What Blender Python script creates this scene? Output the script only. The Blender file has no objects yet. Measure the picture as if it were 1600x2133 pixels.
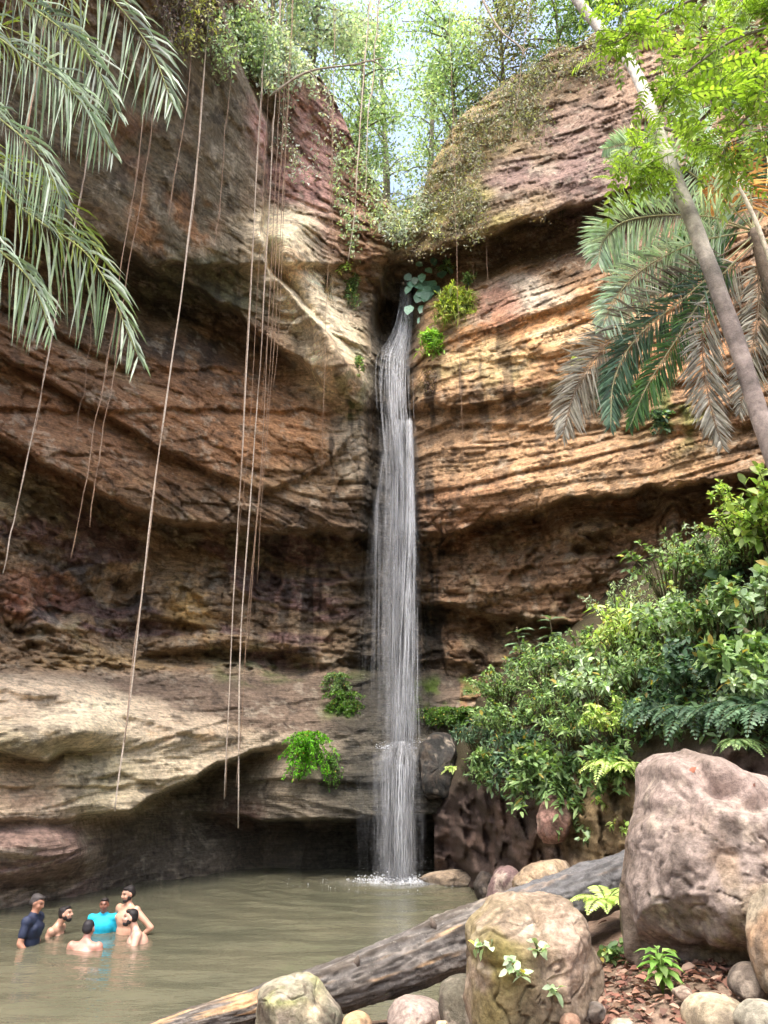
import bpy, math, random
import numpy as np
from mathutils import Vector, Matrix
random.seed(7)
RNG = np.random.default_rng(11)
SC = bpy.context.scene
COL = SC.collection

# ------------------------------------------------------------------ camera
F, CX, CY, TH, H = 1606.0, 800.0, 1066.5, math.radians(18.4), 2.36
cam_d = bpy.data.cameras.new('camera'); cam = bpy.data.objects.new('camera', cam_d); COL.objects.link(cam)
cam.location = (0, 0, H); cam.rotation_euler = (math.radians(90) + TH, 0, 0)
cam_d.sensor_fit = 'HORIZONTAL'; cam_d.sensor_width = 36; cam_d.lens = 36 * F / 1600.0
cam_d.clip_end = 3000; cam_d.clip_start = 0.1
SC.camera = cam
# ------------------------------------------------------------------ sky, sun, exposure
SUN_EL, SUN_AZ = math.radians(70), math.radians(200)      # azimuth: clockwise from +Y, so the light comes from behind the viewer
world = bpy.data.worlds.new('World'); SC.world = world; world.use_nodes = True
nt = world.node_tree; nt.nodes.clear()
sky = nt.nodes.new('ShaderNodeTexSky'); sky.sky_type = 'NISHITA'; sky.sun_disc = False
sky.sun_elevation = SUN_EL; sky.sun_rotation = SUN_AZ; sky.air_density = 1.0; sky.dust_density = 7.0; sky.ozone_density = 1.0
bg = nt.nodes.new('ShaderNodeBackground'); bg.inputs[1].default_value = 0.15
wo = nt.nodes.new('ShaderNodeOutputWorld')
nt.links.new(sky.outputs[0], bg.inputs[0]); nt.links.new(bg.outputs[0], wo.inputs[0])
sd = bpy.data.lights.new('sun', 'SUN'); sd.energy = 0.85; sd.angle = math.radians(35); sd.color = (1, .97, .92)
so = bpy.data.objects.new('sun', sd); COL.objects.link(so)
_d = Vector((math.sin(SUN_AZ) * math.cos(SUN_EL), math.cos(SUN_AZ) * math.cos(SUN_EL), math.sin(SUN_EL)))
so.rotation_euler = _d.to_track_quat('Z', 'Y').to_euler(); so.location = (0, 0, 40)
SC.view_settings.view_transform = 'Standard'; SC.view_settings.look = 'None'
SC.view_settings.exposure = 1.9; SC.view_settings.gamma = 1.0
SC.cycles.max_bounces = 6; SC.cycles.diffuse_bounces = 4; SC.cycles.glossy_bounces = 2; SC.cycles.transparent_max_bounces = 8; SC.cycles.use_adaptive_sampling = True; SC.cycles.adaptive_threshold = .03
SC.cycles.use_denoising = True

# ------------------------------------------------------------------ helpers
def ray(px, py):
    x = (np.asarray(px, float) - CX) / F; u = (CY - np.asarray(py, float)) / F
    return x, math.cos(TH) - u * math.sin(TH), math.sin(TH) + u * math.cos(TH)
def P(px, py, D):
    a, b, c = ray(px, py); D = np.asarray(D, float)
    return np.stack(np.broadcast_arrays(a / b * D, D, H + c / b * D), -1)
def Dz(px, py, z=0.0):
    a, b, c = ray(px, py); return (z - H) * b / c
def S(r, g, b):
    f = lambda v: ((v / 255 + .055) / 1.055) ** 2.4 if v > 10 else v / 255 / 12.92
    return np.array([f(r), f(g), f(b)])
def sstep(a, b, x):
    t = np.clip((x - a) / (b - a), 0, 1); return t * t * (3 - 2 * t)
_TAB = (np.random.default_rng(99).random(65536) * 2 - 1).astype(np.float32)
def vnoise(p, seed=0):
    p = np.asarray(p, np.float32); i = np.floor(p); f = p - i; i = i.astype(np.int64)
    u = f * f * f * (f * (f * 6 - 15) + 10)
    hx = [(i[..., 0] + k) * 1597334677 for k in (0, 1)]; hy = [(i[..., 1] + k) * 3812015801 for k in (0, 1)]; hz = [(i[..., 2] + k) * 2798796415 + seed * 40503 for k in (0, 1)]
    def g(a, b, c): h = hx[a] ^ hy[b] ^ hz[c]; return _TAB[(h ^ (h >> 13)) & 0xffff]
    ux, uy, uz = u[..., 0], u[..., 1], u[..., 2]
    l = lambda a, b, t: a + (b - a) * t
    return l(l(l(g(0, 0, 0), g(1, 0, 0), ux), l(g(0, 1, 0), g(1, 1, 0), ux), uy), l(l(g(0, 0, 1), g(1, 0, 1), ux), l(g(0, 1, 1), g(1, 1, 1), ux), uy), uz)
_R = np.array([[.36, .48, -.8], [-.8, .6, 0], [.48, .64, .6]])
_R32 = _R.T.astype(np.float32)
def fbm(p, oc=4, seed=0, g=.5):
    r, a = 0, 1.0; p = np.asarray(p, np.float32)
    for k in range(oc):
        r = r + a * vnoise(p, seed + k * 17); p = p @ _R32 * np.float32(2.03) + np.float32(3.7); a *= g
    return r
def hash1(i, seed=0):
    h = (i.astype(np.int64) * 73856093) ^ (seed * 2654435761); h &= 0x7fffffff
    h = (h ^ (h >> 13)) * 1274126177; h &= 0x7fffffff; h = (h ^ (h >> 16)) * 668265263
    return ((h >> 8) & 0xffff) / 32767.5 - 1
def beds(s, t, seed=0, e=.7):
    q = s / t; i = np.floor(q); f = q - i
    a, b = hash1(i, seed), hash1(i + 1, seed); k = sstep(e, 1, f)
    return a * (1 - k) + b * k
def cells(p, seed=0):
    """broken-block relief: tilt of the nearest cell and distance to the joint between cells"""
    p = np.asarray(p, np.float32); i = np.floor(p).astype(np.int64); f1 = np.full(p.shape[:-1], 9., np.float32); f2 = f1.copy(); tl = np.zeros_like(f1)
    for a in (-1, 0, 1):
        for b in (-1, 0, 1):
            for c in (-1, 0, 1):
                h = ((i[..., 0] + a) * 1597334677) ^ ((i[..., 1] + b) * 3812015801) ^ ((i[..., 2] + c) * 2798796415 + seed * 40503); h = h ^ (h >> 13)
                r = [_TAB[(h + k * 7919) & 0xffff] for k in range(6)]
                q = [p[..., k] - (i[..., k] + (a, b, c)[k] + .5 + .45 * r[k]) for k in range(3)]; d = np.sqrt(q[0] ** 2 + q[1] ** 2 + q[2] ** 2)
                n = d < f1; f2 = np.where(n, f1, np.minimum(f2, d)); f1 = np.where(n, d, f1); tl = np.where(n, q[0] * r[3] + q[1] * r[4] + q[2] * r[5] + .5 * r[5], tl)
    return tl, f2 - f1
def link(o): COL.objects.link(o); return o
def mesh_np(name, V, Fs, mat, parent=None, col=None, smooth=True):
    me = bpy.data.meshes.new(name); V = np.asarray(V, np.float32)
    me.vertices.add(len(V)); me.vertices.foreach_set('co', V.ravel())
    Fs = [np.asarray(f, np.int32) for f in (Fs if isinstance(Fs, list) else [Fs]) if len(f)]
    me.loops.add(sum(f.size for f in Fs)); me.loops.foreach_set('vertex_index', np.concatenate([f.ravel() for f in Fs]))
    tot = np.concatenate([np.full(len(f), f.shape[1], np.int32) for f in Fs])
    me.polygons.add(len(tot)); me.polygons.foreach_set('loop_start', np.concatenate([[0], np.cumsum(tot)[:-1]]).astype(np.int32))
    me.polygons.foreach_set('use_smooth', np.full(len(tot), smooth))
    me.update(calc_edges=True)
    if col is not None:
        c = np.asarray(col, np.float32)
        if c.ndim == 1: c = np.tile(c, (len(V), 1))
        if c.shape[1] == 3: c = np.concatenate([c, np.zeros((len(c), 1), np.float32)], 1)
        at = me.color_attributes.new('col', 'FLOAT_COLOR', 'POINT'); at.data.foreach_set('color', np.ascontiguousarray(c, np.float32).ravel())
    me.materials.append(mat); o = link(bpy.data.objects.new(name, me))
    if parent: o.parent = parent
    return o
def tag(o, label=None, cat=None, group=None, kind=None):
    if label: o['label'] = label
    if cat: o['category'] = cat
    if group: o['group'] = group
    if kind: o['kind'] = kind
    return o
def thing(name, label, cat, loc=(0, 0, 0), group=None):
    o = link(bpy.data.objects.new(name, None)); o.location = [float(v) for v in loc]; o.empty_display_size = .1
    return tag(o, label, cat, group)
def rel(V, root): return np.asarray(V) - np.array(root.location)
class Bag:                       # collects verts / faces / colours of one mesh
    def __init__(s): s.v, s.f3, s.f4, s.c, s.n = [], [], [], [], 0
    def add(s, V, f3=None, f4=None, c=None):
        V = np.asarray(V, float).reshape(-1, 3)
        s.v.append(V)
        if f3 is not None and len(f3): s.f3.append(np.asarray(f3).reshape(-1, 3) + s.n)
        if f4 is not None and len(f4): s.f4.append(np.asarray(f4).reshape(-1, 4) + s.n)
        c = np.array([.3, .3, .3]) if c is None else np.asarray(c, float)
        s.c.append(np.tile(c, (len(V), 1)) if c.ndim == 1 else c); s.n += len(V); return s
    def build(s, name, mat, parent=None, off=None, smooth=True):
        V = np.concatenate(s.v)
        if parent is not None and off is None: V = V - np.array(parent.matrix_world.translation if False else parent.location)
        if off is not None: V = V - np.asarray(off)
        Fs = ([np.concatenate(s.f4)] if s.f4 else []) + ([np.concatenate(s.f3)] if s.f3 else [])
        return mesh_np(name, V, Fs, mat, parent, np.concatenate(s.c), smooth)
def spline(pts, n):              # Catmull-Rom through points
    p = np.asarray(pts, float); m = len(p)
    if m == 2: return p[0] + (p[1] - p[0]) * np.linspace(0, 1, n)[:, None]
    q = np.concatenate([[2 * p[0] - p[1]], p, [2 * p[-1] - p[-2]]]); t = np.linspace(0, m - 1 - 1e-6, n); i = t.astype(int); f = (t - i)[:, None]
    a, b, c, d = q[i], q[i + 1], q[i + 2], q[i + 3]
    return .5 * (2 * b + (c - a) * f + (2 * a - 5 * b + 4 * c - d) * f ** 2 + (3 * b - a - 3 * c + d) * f ** 3)
def tube(pts, rad, k=6, bump=0, seed=0):
    p = np.asarray(pts, float); n = len(p); rad = np.broadcast_to(np.asarray(rad, float), (n,))
    t = np.gradient(p, axis=0); t /= np.linalg.norm(t, axis=1)[:, None] + 1e-9
    ref = np.array([0, 0, 1.]) if abs(t[:, 2]).mean() < .8 else np.array([0, 1., 0])
    a = np.cross(t, ref); a /= np.linalg.norm(a, axis=1)[:, None] + 1e-9; b = np.cross(t, a)
    th = np.linspace(0, 2 * np.pi, k, endpoint=False)
    d = a[:, None] * np.cos(th)[None, :, None] + b[:, None] * np.sin(th)[None, :, None]
    r = rad[:, None, None]
    if bump: r = r * (1 + bump * fbm((p[:, None] + d * rad[:, None, None]) * 3, 3, seed))[..., None]
    V = (p[:, None] + d * r).reshape(-1, 3)
    i = np.arange(n - 1)[:, None] * k; j = np.arange(k)[None]; jn = (j + 1) % k
    f4 = np.stack([i + j, i + jn, i + k + jn, i + k + j], -1).reshape(-1, 4)
    V = np.concatenate([V, p[:1], p[-1:]]); e = n * k; j = np.arange(k)
    f3 = np.concatenate([np.stack([np.full(k, e), (j + 1) % k, j], -1), np.stack([np.full(k, e + 1), (n - 1) * k + j, (n - 1) * k + (j + 1) % k], -1)])
    return V, f3, f4
def unit(v): v = np.asarray(v, float); return v / (np.linalg.norm(v, axis=-1, keepdims=True) + 1e-9)
def leaves(base, d, nrm, L, W, big=False, droop=.15, fold=.2):
    """leaf blades: base points, pointing directions, blade normals, lengths, widths"""
    base = np.asarray(base, float); N = len(base); d = unit(d); s = unit(np.cross(d, nrm)); n = np.cross(s, d)
    L = np.broadcast_to(L, (N,))[:, None]; W = np.broadcast_to(W, (N,))[:, None]
    z = np.array([0, 0, 1.])
    mid = lambda t: base + d * L * t - z * droop * L * t * t
    if not big:
        m = mid(.45); V = np.stack([base, m + s * W * .5 + n * fold * W, mid(1.), m - s * W * .5 + n * fold * W], 1).reshape(-1, 3)
        o = np.arange(N)[:, None] * 4
        return V, (o[:, :, None] + np.array([[0, 1, 2], [0, 2, 3]])[None]).reshape(-1, 3), None, 4
    R = [base]
    for t, w in ((.3, .95), (.68, .8)):
        m = mid(t); R += [m + s * W * .5 * w + n * fold * W * w, m, m - s * W * .5 * w + n * fold * W * w]
    R.append(mid(1.)); V = np.stack(R, 1).reshape(-1, 3); o = np.arange(N)[:, None, None] * 8
    f3 = np.array([[0, 1, 2], [0, 2, 3], [4, 7, 5], [5, 7, 6]]); f4 = np.array([[1, 4, 5, 2], [2, 5, 6, 3]])
    return V, (o + f3[None]).reshape(-1, 3), (o + f4[None]).reshape(-1, 4), 8
def leafcol(N, pal, k, var=.25, rng=RNG, yel=.0):
    pal = np.asarray(pal); a = pal[rng.integers(0, len(pal), N)]; b = pal[rng.integers(0, len(pal), N)]; t = rng.random((N, 1))
    m = rng.random((N, 1)) < yel; a = np.where(m, S(176, 158, 84) * rng.uniform(.6, 1.2, (N, 1)), a); t = np.where(m, 1, t)
    return np.repeat((a * t + b * (1 - t)) * (1 + var * rng.normal(size=(N, 1))).clip(.4, 1.7), k, 0)
def add_leaves(bag, base, d, nrm, L, W, pal, big=False, droop=.15, fold=.2, var=.25, yel=0.):
    V, f3, f4, k = leaves(base, d, nrm, L, W, big, droop, fold); bag.add(V, f3, f4, leafcol(len(base), pal, k, var, yel=yel))

# ------------------------------------------------------------------ materials
def newmat(name):
    m = bpy.data.materials.new(name); m.use_nodes = True; t = m.node_tree; t.nodes.clear()
    o = t.nodes.new('ShaderNodeOutputMaterial'); return m, t, o
def N_(t, typ, **k):
    n = t.nodes.new(typ)
    for a, v in k.items():
        if hasattr(n, a): setattr(n, a, v)
    return n
def noise_node(t, vec, scale, detail=6, rough=.6):
    n = t.nodes.new('ShaderNodeTexNoise'); n.inputs['Scale'].default_value = scale; n.inputs['Detail'].default_value = detail
    n.inputs['Roughness'].default_value = rough
    if vec: t.links.new(vec, n.inputs['Vector'])
    return n.outputs['Fac']
def mapr(t, v, a, b, c, d):
    n = t.nodes.new('ShaderNodeMapRange'); n.inputs[1].default_value = a; n.inputs[2].default_value = b; n.inputs[3].default_value = c; n.inputs[4].default_value = d
    t.links.new(v, n.inputs[0]); return n.outputs[0]
def mth(t, op, a, b=None):
    n = t.nodes.new('ShaderNodeMath'); n.operation = op
    for i, v in enumerate((a, b)):
        if v is None: continue
        if isinstance(v, (int, float)): n.inputs[i].default_value = v
        else: t.links.new(v, n.inputs[i])
    return n.outputs[0]
def mixc(t, f, a, b, mode='MIX'):
    n = t.nodes.new('ShaderNodeMix'); n.data_type = 'RGBA'; n.blend_type = mode
    for i, v in ((0, f), (6, a), (7, b)):
        if isinstance(v, (int, float)): n.inputs[i].default_value = v
        elif isinstance(v, (tuple, list, np.ndarray)): n.inputs[i].default_value = tuple(float(q) for q in v)[:3] + (1,)
        else: t.links.new(v, n.inputs[i])
    return n.outputs[2]
def rock_material(name, sc=1.0, strata=.6, bump=.9, dist=.13):
    m, t, o = newmat(name); b = N_(t, 'ShaderNodeBsdfPrincipled'); t.links.new(b.outputs[0], o.inputs[0])
    tc = N_(t, 'ShaderNodeTexCoord'); at = N_(t, 'ShaderNodeVertexColor'); at.layer_name = 'col'; vec = tc.outputs['Object']
    mp = N_(t, 'ShaderNodeMapping'); mp.inputs['Scale'].default_value = (1.0, 1.0, 14.0); t.links.new(vec, mp.inputs[0])
    n2 = noise_node(t, vec, 9 * sc, 5, .74); n3 = noise_node(t, mp.outputs[0], 1.7 * sc, 4, .7)
    c = mixc(t, 1.0, at.outputs['Color'], mapr(t, n2, .3, .7, .5, 1.5), 'MULTIPLY')
    c2 = mixc(t, strata, c, mixc(t, 1.0, c, mapr(t, n3, .32, .68, .5, 1.5), 'MULTIPLY'))
    t.links.new(c2, b.inputs['Base Color'])
    t.links.new(mapr(t, at.outputs['Alpha'], 0, 1, .9, .22), b.inputs['Roughness']); b.inputs['Specular IOR Level'].default_value = .3
    hgt = mth(t, 'ADD', n2, mth(t, 'MULTIPLY', n3, strata * 1.3))
    bp = N_(t, 'ShaderNodeBump'); bp.inputs['Strength'].default_value = bump; bp.inputs['Distance'].default_value = dist
    t.links.new(hgt, bp.inputs['Height']); t.links.new(bp.outputs[0], b.inputs['Normal']); return m
def leaf_material(name, rough=.42, trans=.35, tint=(1.2, 1.25, .5)):
    m, t, o = newmat(name); b = N_(t, 'ShaderNodeBsdfPrincipled'); at = N_(t, 'ShaderNodeVertexColor'); at.layer_name = 'col'
    tc = N_(t, 'ShaderNodeTexCoord'); n = noise_node(t, tc.outputs['Object'], 14, 3)
    c = mixc(t, 1.0, at.outputs['Color'], mapr(t, n, .3, .7, .75, 1.25), 'MULTIPLY')
    t.links.new(c, b.inputs['Base Color']); b.inputs['Roughness'].default_value = rough; b.inputs['Specular IOR Level'].default_value = .5
    tr = N_(t, 'ShaderNodeBsdfTranslucent'); t.links.new(mixc(t, 1.0, c, tint, 'MULTIPLY'), tr.inputs[0])
    ms = N_(t, 'ShaderNodeMixShader'); ms.inputs[0].default_value = trans
    t.links.new(b.outputs[0], ms.inputs[1]); t.links.new(tr.outputs[0], ms.inputs[2]); t.links.new(ms.outputs[0], o.inputs[0]); return m
def bark_material(name, sc=8, bump=.7):
    m, t, o = newmat(name); b = N_(t, 'ShaderNodeBsdfPrincipled'); t.links.new(b.outputs[0], o.inputs[0]); at = N_(t, 'ShaderNodeVertexColor'); at.layer_name = 'col'
    tc = N_(t, 'ShaderNodeTexCoord'); n1 = noise_node(t, tc.outputs['Object'], sc, 8, .7); n2 = noise_node(t, tc.outputs['Object'], sc * 4.5, 5, .7)
    c = mixc(t, 1.0, at.outputs['Color'], mapr(t, n1, .3, .7, .5, 1.45), 'MULTIPLY'); t.links.new(mixc(t, mapr(t, n2, .6, .7, 0, .5), c, (.35, .34, .3)), b.inputs['Base Color'])
    b.inputs['Roughness'].default_value = .85; bp = N_(t, 'ShaderNodeBump'); bp.inputs['Strength'].default_value = bump; bp.inputs['Distance'].default_value = .03
    t.links.new(mth(t, 'ADD', n1, mth(t, 'MULTIPLY', n2, .4)), bp.inputs['Height']); t.links.new(bp.outputs[0], b.inputs['Normal']); return m
def plain_material(name, rough=.6, sub=0, var=.2, sc=20, spec=.4):
    m, t, o = newmat(name); b = N_(t, 'ShaderNodeBsdfPrincipled'); t.links.new(b.outputs[0], o.inputs[0]); at = N_(t, 'ShaderNodeVertexColor'); at.layer_name = 'col'
    tc = N_(t, 'ShaderNodeTexCoord'); n = noise_node(t, tc.outputs['Object'], sc, 4)
    t.links.new(mixc(t, 1.0, at.outputs['Color'], mapr(t, n, .3, .7, 1 - var, 1 + var), 'MULTIPLY'), b.inputs['Base Color'])
    b.inputs['Roughness'].default_value = rough; b.inputs['Specular IOR Level'].default_value = spec
    bp = N_(t, 'ShaderNodeBump'); bp.inputs['Strength'].default_value = .25; bp.inputs['Distance'].default_value = .01; t.links.new(n, bp.inputs['Height']); t.links.new(bp.outputs[0], b.inputs['Normal']); return m
M_ROCK = rock_material('layered_sandstone'); M_BOULDER = rock_material('water_worn_stone', 2.2, .12, .6, .03); M_SOIL = rock_material('damp_soil', 2.5, .1, .7, .05)
M_LEAF = leaf_material('green_leaf', .5, .4); M_PALE = leaf_material('glossy_leaf', .36, .25); M_BRIGHT = leaf_material('thin_translucent_leaf', .45, .5, (1.25, 1.3, .45))  # the thin leaf is the most translucent of the three
M_DEAD = leaf_material('dry_leaf', .75, .15, (1, .95, .85)); M_BARK = bark_material('bark'); M_VINE = bark_material('aerial_root', 20, .4)
M_SKIN = plain_material('wet_skin', .33, var=.08, sc=30, spec=.5); M_HAIR = plain_material('short_hair', .6, var=.4, sc=90); M_CLOTH = plain_material('wet_cloth', .65, var=.15, sc=25)
def pool_material():
    m, t, o = newmat('murky_pool_water'); b = N_(t, 'ShaderNodeBsdfPrincipled'); t.links.new(b.outputs[0], o.inputs[0]); tc = N_(t, 'ShaderNodeTexCoord'); v = tc.outputs['Object']
    n = noise_node(t, v, .35, 4); t.links.new(mixc(t, mapr(t, n, .35, .65, 0, 1), S(84, 85, 70), S(102, 100, 82)), b.inputs['Base Color'])
    b.inputs['Roughness'].default_value = .06; b.inputs['IOR'].default_value = 1.33; b.inputs['Specular IOR Level'].default_value = .5
    mp = N_(t, 'ShaderNodeMapping'); mp.inputs['Scale'].default_value = (1, 2.2, 1); t.links.new(v, mp.inputs[0])
    h = mth(t, 'ADD', noise_node(t, mp.outputs[0], 3.2, 3, .55), mth(t, 'MULTIPLY', noise_node(t, mp.outputs[0], 11, 2), .25))
    bp = N_(t, 'ShaderNodeBump'); bp.inputs['Strength'].default_value = .35; bp.inputs['Distance'].default_value = .035
    t.links.new(h, bp.inputs['Height']); t.links.new(bp.outputs[0], b.inputs['Normal']); return m
M_POOL = pool_material()
def fall_material(name, lo, hi, sx, sz):
    m, t, o = newmat(name); b = N_(t, 'ShaderNodeBsdfPrincipled'); b.inputs['Base Color'].default_value = (.93, .96, 1.0, 1); b.inputs['Roughness'].default_value = .25
    tc = N_(t, 'ShaderNodeTexCoord'); mp = N_(t, 'ShaderNodeMapping'); mp.inputs['Scale'].default_value = (sx, sx, sz); t.links.new(tc.outputs['Object'], mp.inputs[0])
    n = noise_node(t, mp.outputs[0], 1.0, 6, .65); at = N_(t, 'ShaderNodeVertexColor'); at.layer_name = 'col'
    tl = N_(t, 'ShaderNodeBsdfTranslucent'); tl.inputs[0].default_value = (.8, .85, .9, 1)
    m0 = N_(t, 'ShaderNodeMixShader'); m0.inputs[0].default_value = .35; t.links.new(b.outputs[0], m0.inputs[1]); t.links.new(tl.outputs[0], m0.inputs[2])
    tr = N_(t, 'ShaderNodeBsdfTransparent'); ms = N_(t, 'ShaderNodeMixShader')
    t.links.new(mth(t, 'MULTIPLY', mapr(t, n, lo, hi, 0, 1), at.outputs['Alpha']), ms.inputs[0]); t.links.new(tr.outputs[0], ms.inputs[1]); t.links.new(m0.outputs[0], ms.inputs[2])
    t.links.new(ms.outputs[0], o.inputs[0]); return m
M_FALL = fall_material('falling_water', .34, .78, 6, .5); M_VEIL = fall_material('thin_water_veil', .36, .74, 16, .32); M_FOAM = fall_material('white_foam', .35, .65, 5, 5)

# ------------------------------------------------------------------ cliffs (relief of a rock amphitheatre: depth of the wall over its whole face)
def blur(A, k):
    w = np.exp(-.5 * (np.arange(-3 * k, 3 * k + 1) / k) ** 2); w /= w.sum(); r = 3 * k
    for ax in (0, 1):
        B = np.pad(A, [(r, r) if a == ax else (0, 0) for a in (0, 1)], mode='edge')
        A = np.apply_along_axis(lambda v: np.convolve(v, w, 'valid'), ax, B)
    return A
def table(xs, ys, T, X, Y):
    T = np.array(T, float); gx = np.linspace(xs[0], xs[-1], 221); gy = np.linspace(ys[0], ys[-1], 221)
    A = np.array([np.interp(gx, xs, r) for r in T]); A = np.array([np.interp(gy, ys, A[:, j]) for j in range(len(gx))]).T
    A = blur(A, 4)
    fx = np.clip((X - xs[0]) / (xs[-1] - xs[0]) * 220, 0, 219.999); fy = np.clip((Y - ys[0]) / (ys[-1] - ys[0]) * 220, 0, 219.999)
    i, j = fy.astype(int), fx.astype(int); a, b = fy - i, fx - j
    return A[i, j] * (1 - a) * (1 - b) + A[i + 1, j] * a * (1 - b) + A[i, j + 1] * (1 - a) * b + A[i + 1, j + 1] * a * b
XS = [-700, -300, 0, 200, 400, 560, 700, 820, 900, 1050, 1200, 1400, 1600, 1900, 2300]
YS = [-700, -300, 0, 300, 520, 700, 900, 1050, 1150, 1380, 1440, 1530, 1620, 1700, 1830, 2050]
T = [[5, 7, 8.6, 9.6, 11.5, 15.5, 21, 25, 24, 23.5, 22.5, 21, 19, 16, 13],
     [6.5, 8.6, 10, 11, 13, 16.5, 21, 24.6, 23, 22.2, 21.2, 19.4, 17.4, 15, 12],
     [8, 10, 11.5, 12.6, 14.3, 17.2, 20.8, 24, 22, 21.3, 20.3, 18.5, 16.5, 14, 11.5],
     [9, 11.5, 13, 14.2, 15.8, 18, 20.4, 23.2, 20.9, 20, 19, 17.3, 15.3, 13, 10.8],
     [10, 12.5, 14.2, 15.4, 16.8, 18.4, 19.9, 21.8, 19.9, 18.9, 17.8, 16.2, 14.4, 12, 10],
     [10.3, 13, 15, 16.2, 17.6, 18.9, 19.8, 21.3, 20.2, 19.2, 18.1, 16.4, 14.5, 12.2, 10],
     [10.5, 13.3, 15.4, 16.7, 18.1, 19.2, 20, 21.0, 19.9, 18.8, 17.6, 15.9, 14.1, 11.9, 9.8],
     [10.6, 13.5, 15.6, 17, 18.4, 19.3, 20.2, 20.9, 19.9, 18.6, 17.3, 15.6, 13.8, 11.7, 9.6],
     [11, 14.3, 16.4, 17.8, 19.0, 19.8, 20.6, 21.0, 20.2, 19.2, 18.1, 16.5, 14.8, 12.5, 10.4],
     [11.6, 15, 17.3, 18.7, 20.0, 20.8, 21.2, 21.2, 20.8, 20, 19, 17.5, 15.8, 13.5, 11.4],
     [10.2, 13, 15.2, 17.0, 18.9, 20.0, 20.5, 20.8, 20.6, 19.8, 19, 17.5, 15.8, 13.5, 11.4],
     [9.8, 12.4, 14.3, 15.8, 17.4, 18.6, 19.0, 19.3, 19.3, 19.3, 19, 17.5, 15.8, 13.5, 11.4],
     [9.5, 12.2, 13.9, 15.3, 17.0, 18.3, 18.7, 18.9, 19.0, 19.2, 19, 17.5, 15.8, 13.5, 11.4],
     [9.5, 12.2, 13.9, 15.4, 17.1, 18.3, 18.6, 18.8, 18.9, 19.2, 19, 17.5, 15.8, 13.5, 11.4],
     [10, 13, 15.0, 16.4, 17.6, 18.2, 18.5, 18.7, 18.8, 19.0, 19, 17.5, 15.8, 13.5, 11.4],
     [10, 13, 15.0, 16.4, 17.6, 18.2, 18.5, 18.7, 18.8, 19.0, 19, 17.5, 15.8, 13.5, 11.4]]
def px_noise(X, Y, s, seed, oc=3): return fbm(np.stack([X / s, Y / s, np.full_like(X, seed * 3.3)], -1), oc, seed)
def lip(X, Y, pts, r, w, L, jit=6, seed=0, hold=0):
    a = np.array(pts, float); ly = np.interp(X, a[:, 0], a[:, 1]) + jit * px_noise(X, Y * .15, 45, seed + 40)
    rr = np.interp(X, a[:, 0], r) if not np.isscalar(r) else np.full_like(X, r)
    t = Y - ly; return rr * sstep(-w, w, t) * np.exp(-np.maximum(t - hold, 0) / L)
RIM = np.array([(-700, -690), (380, -690), (470, -320), (540, 20), (620, 120), (690, 190), (750, 320), (800, 410), (838, 480), (878, 400), (905, 320), (960, 240), (1050, 165), (1150, 105), (1250, 75), (1400, 20), (1600, -70), (2300, -330)], float)
NOTCH = np.array([(540, 838, 30), (600, 835, 42), (700, 822, 52), (850, 812, 46), (1000, 815, 42), (1150, 812, 48), (1540, 815, 60)], float)
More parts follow.
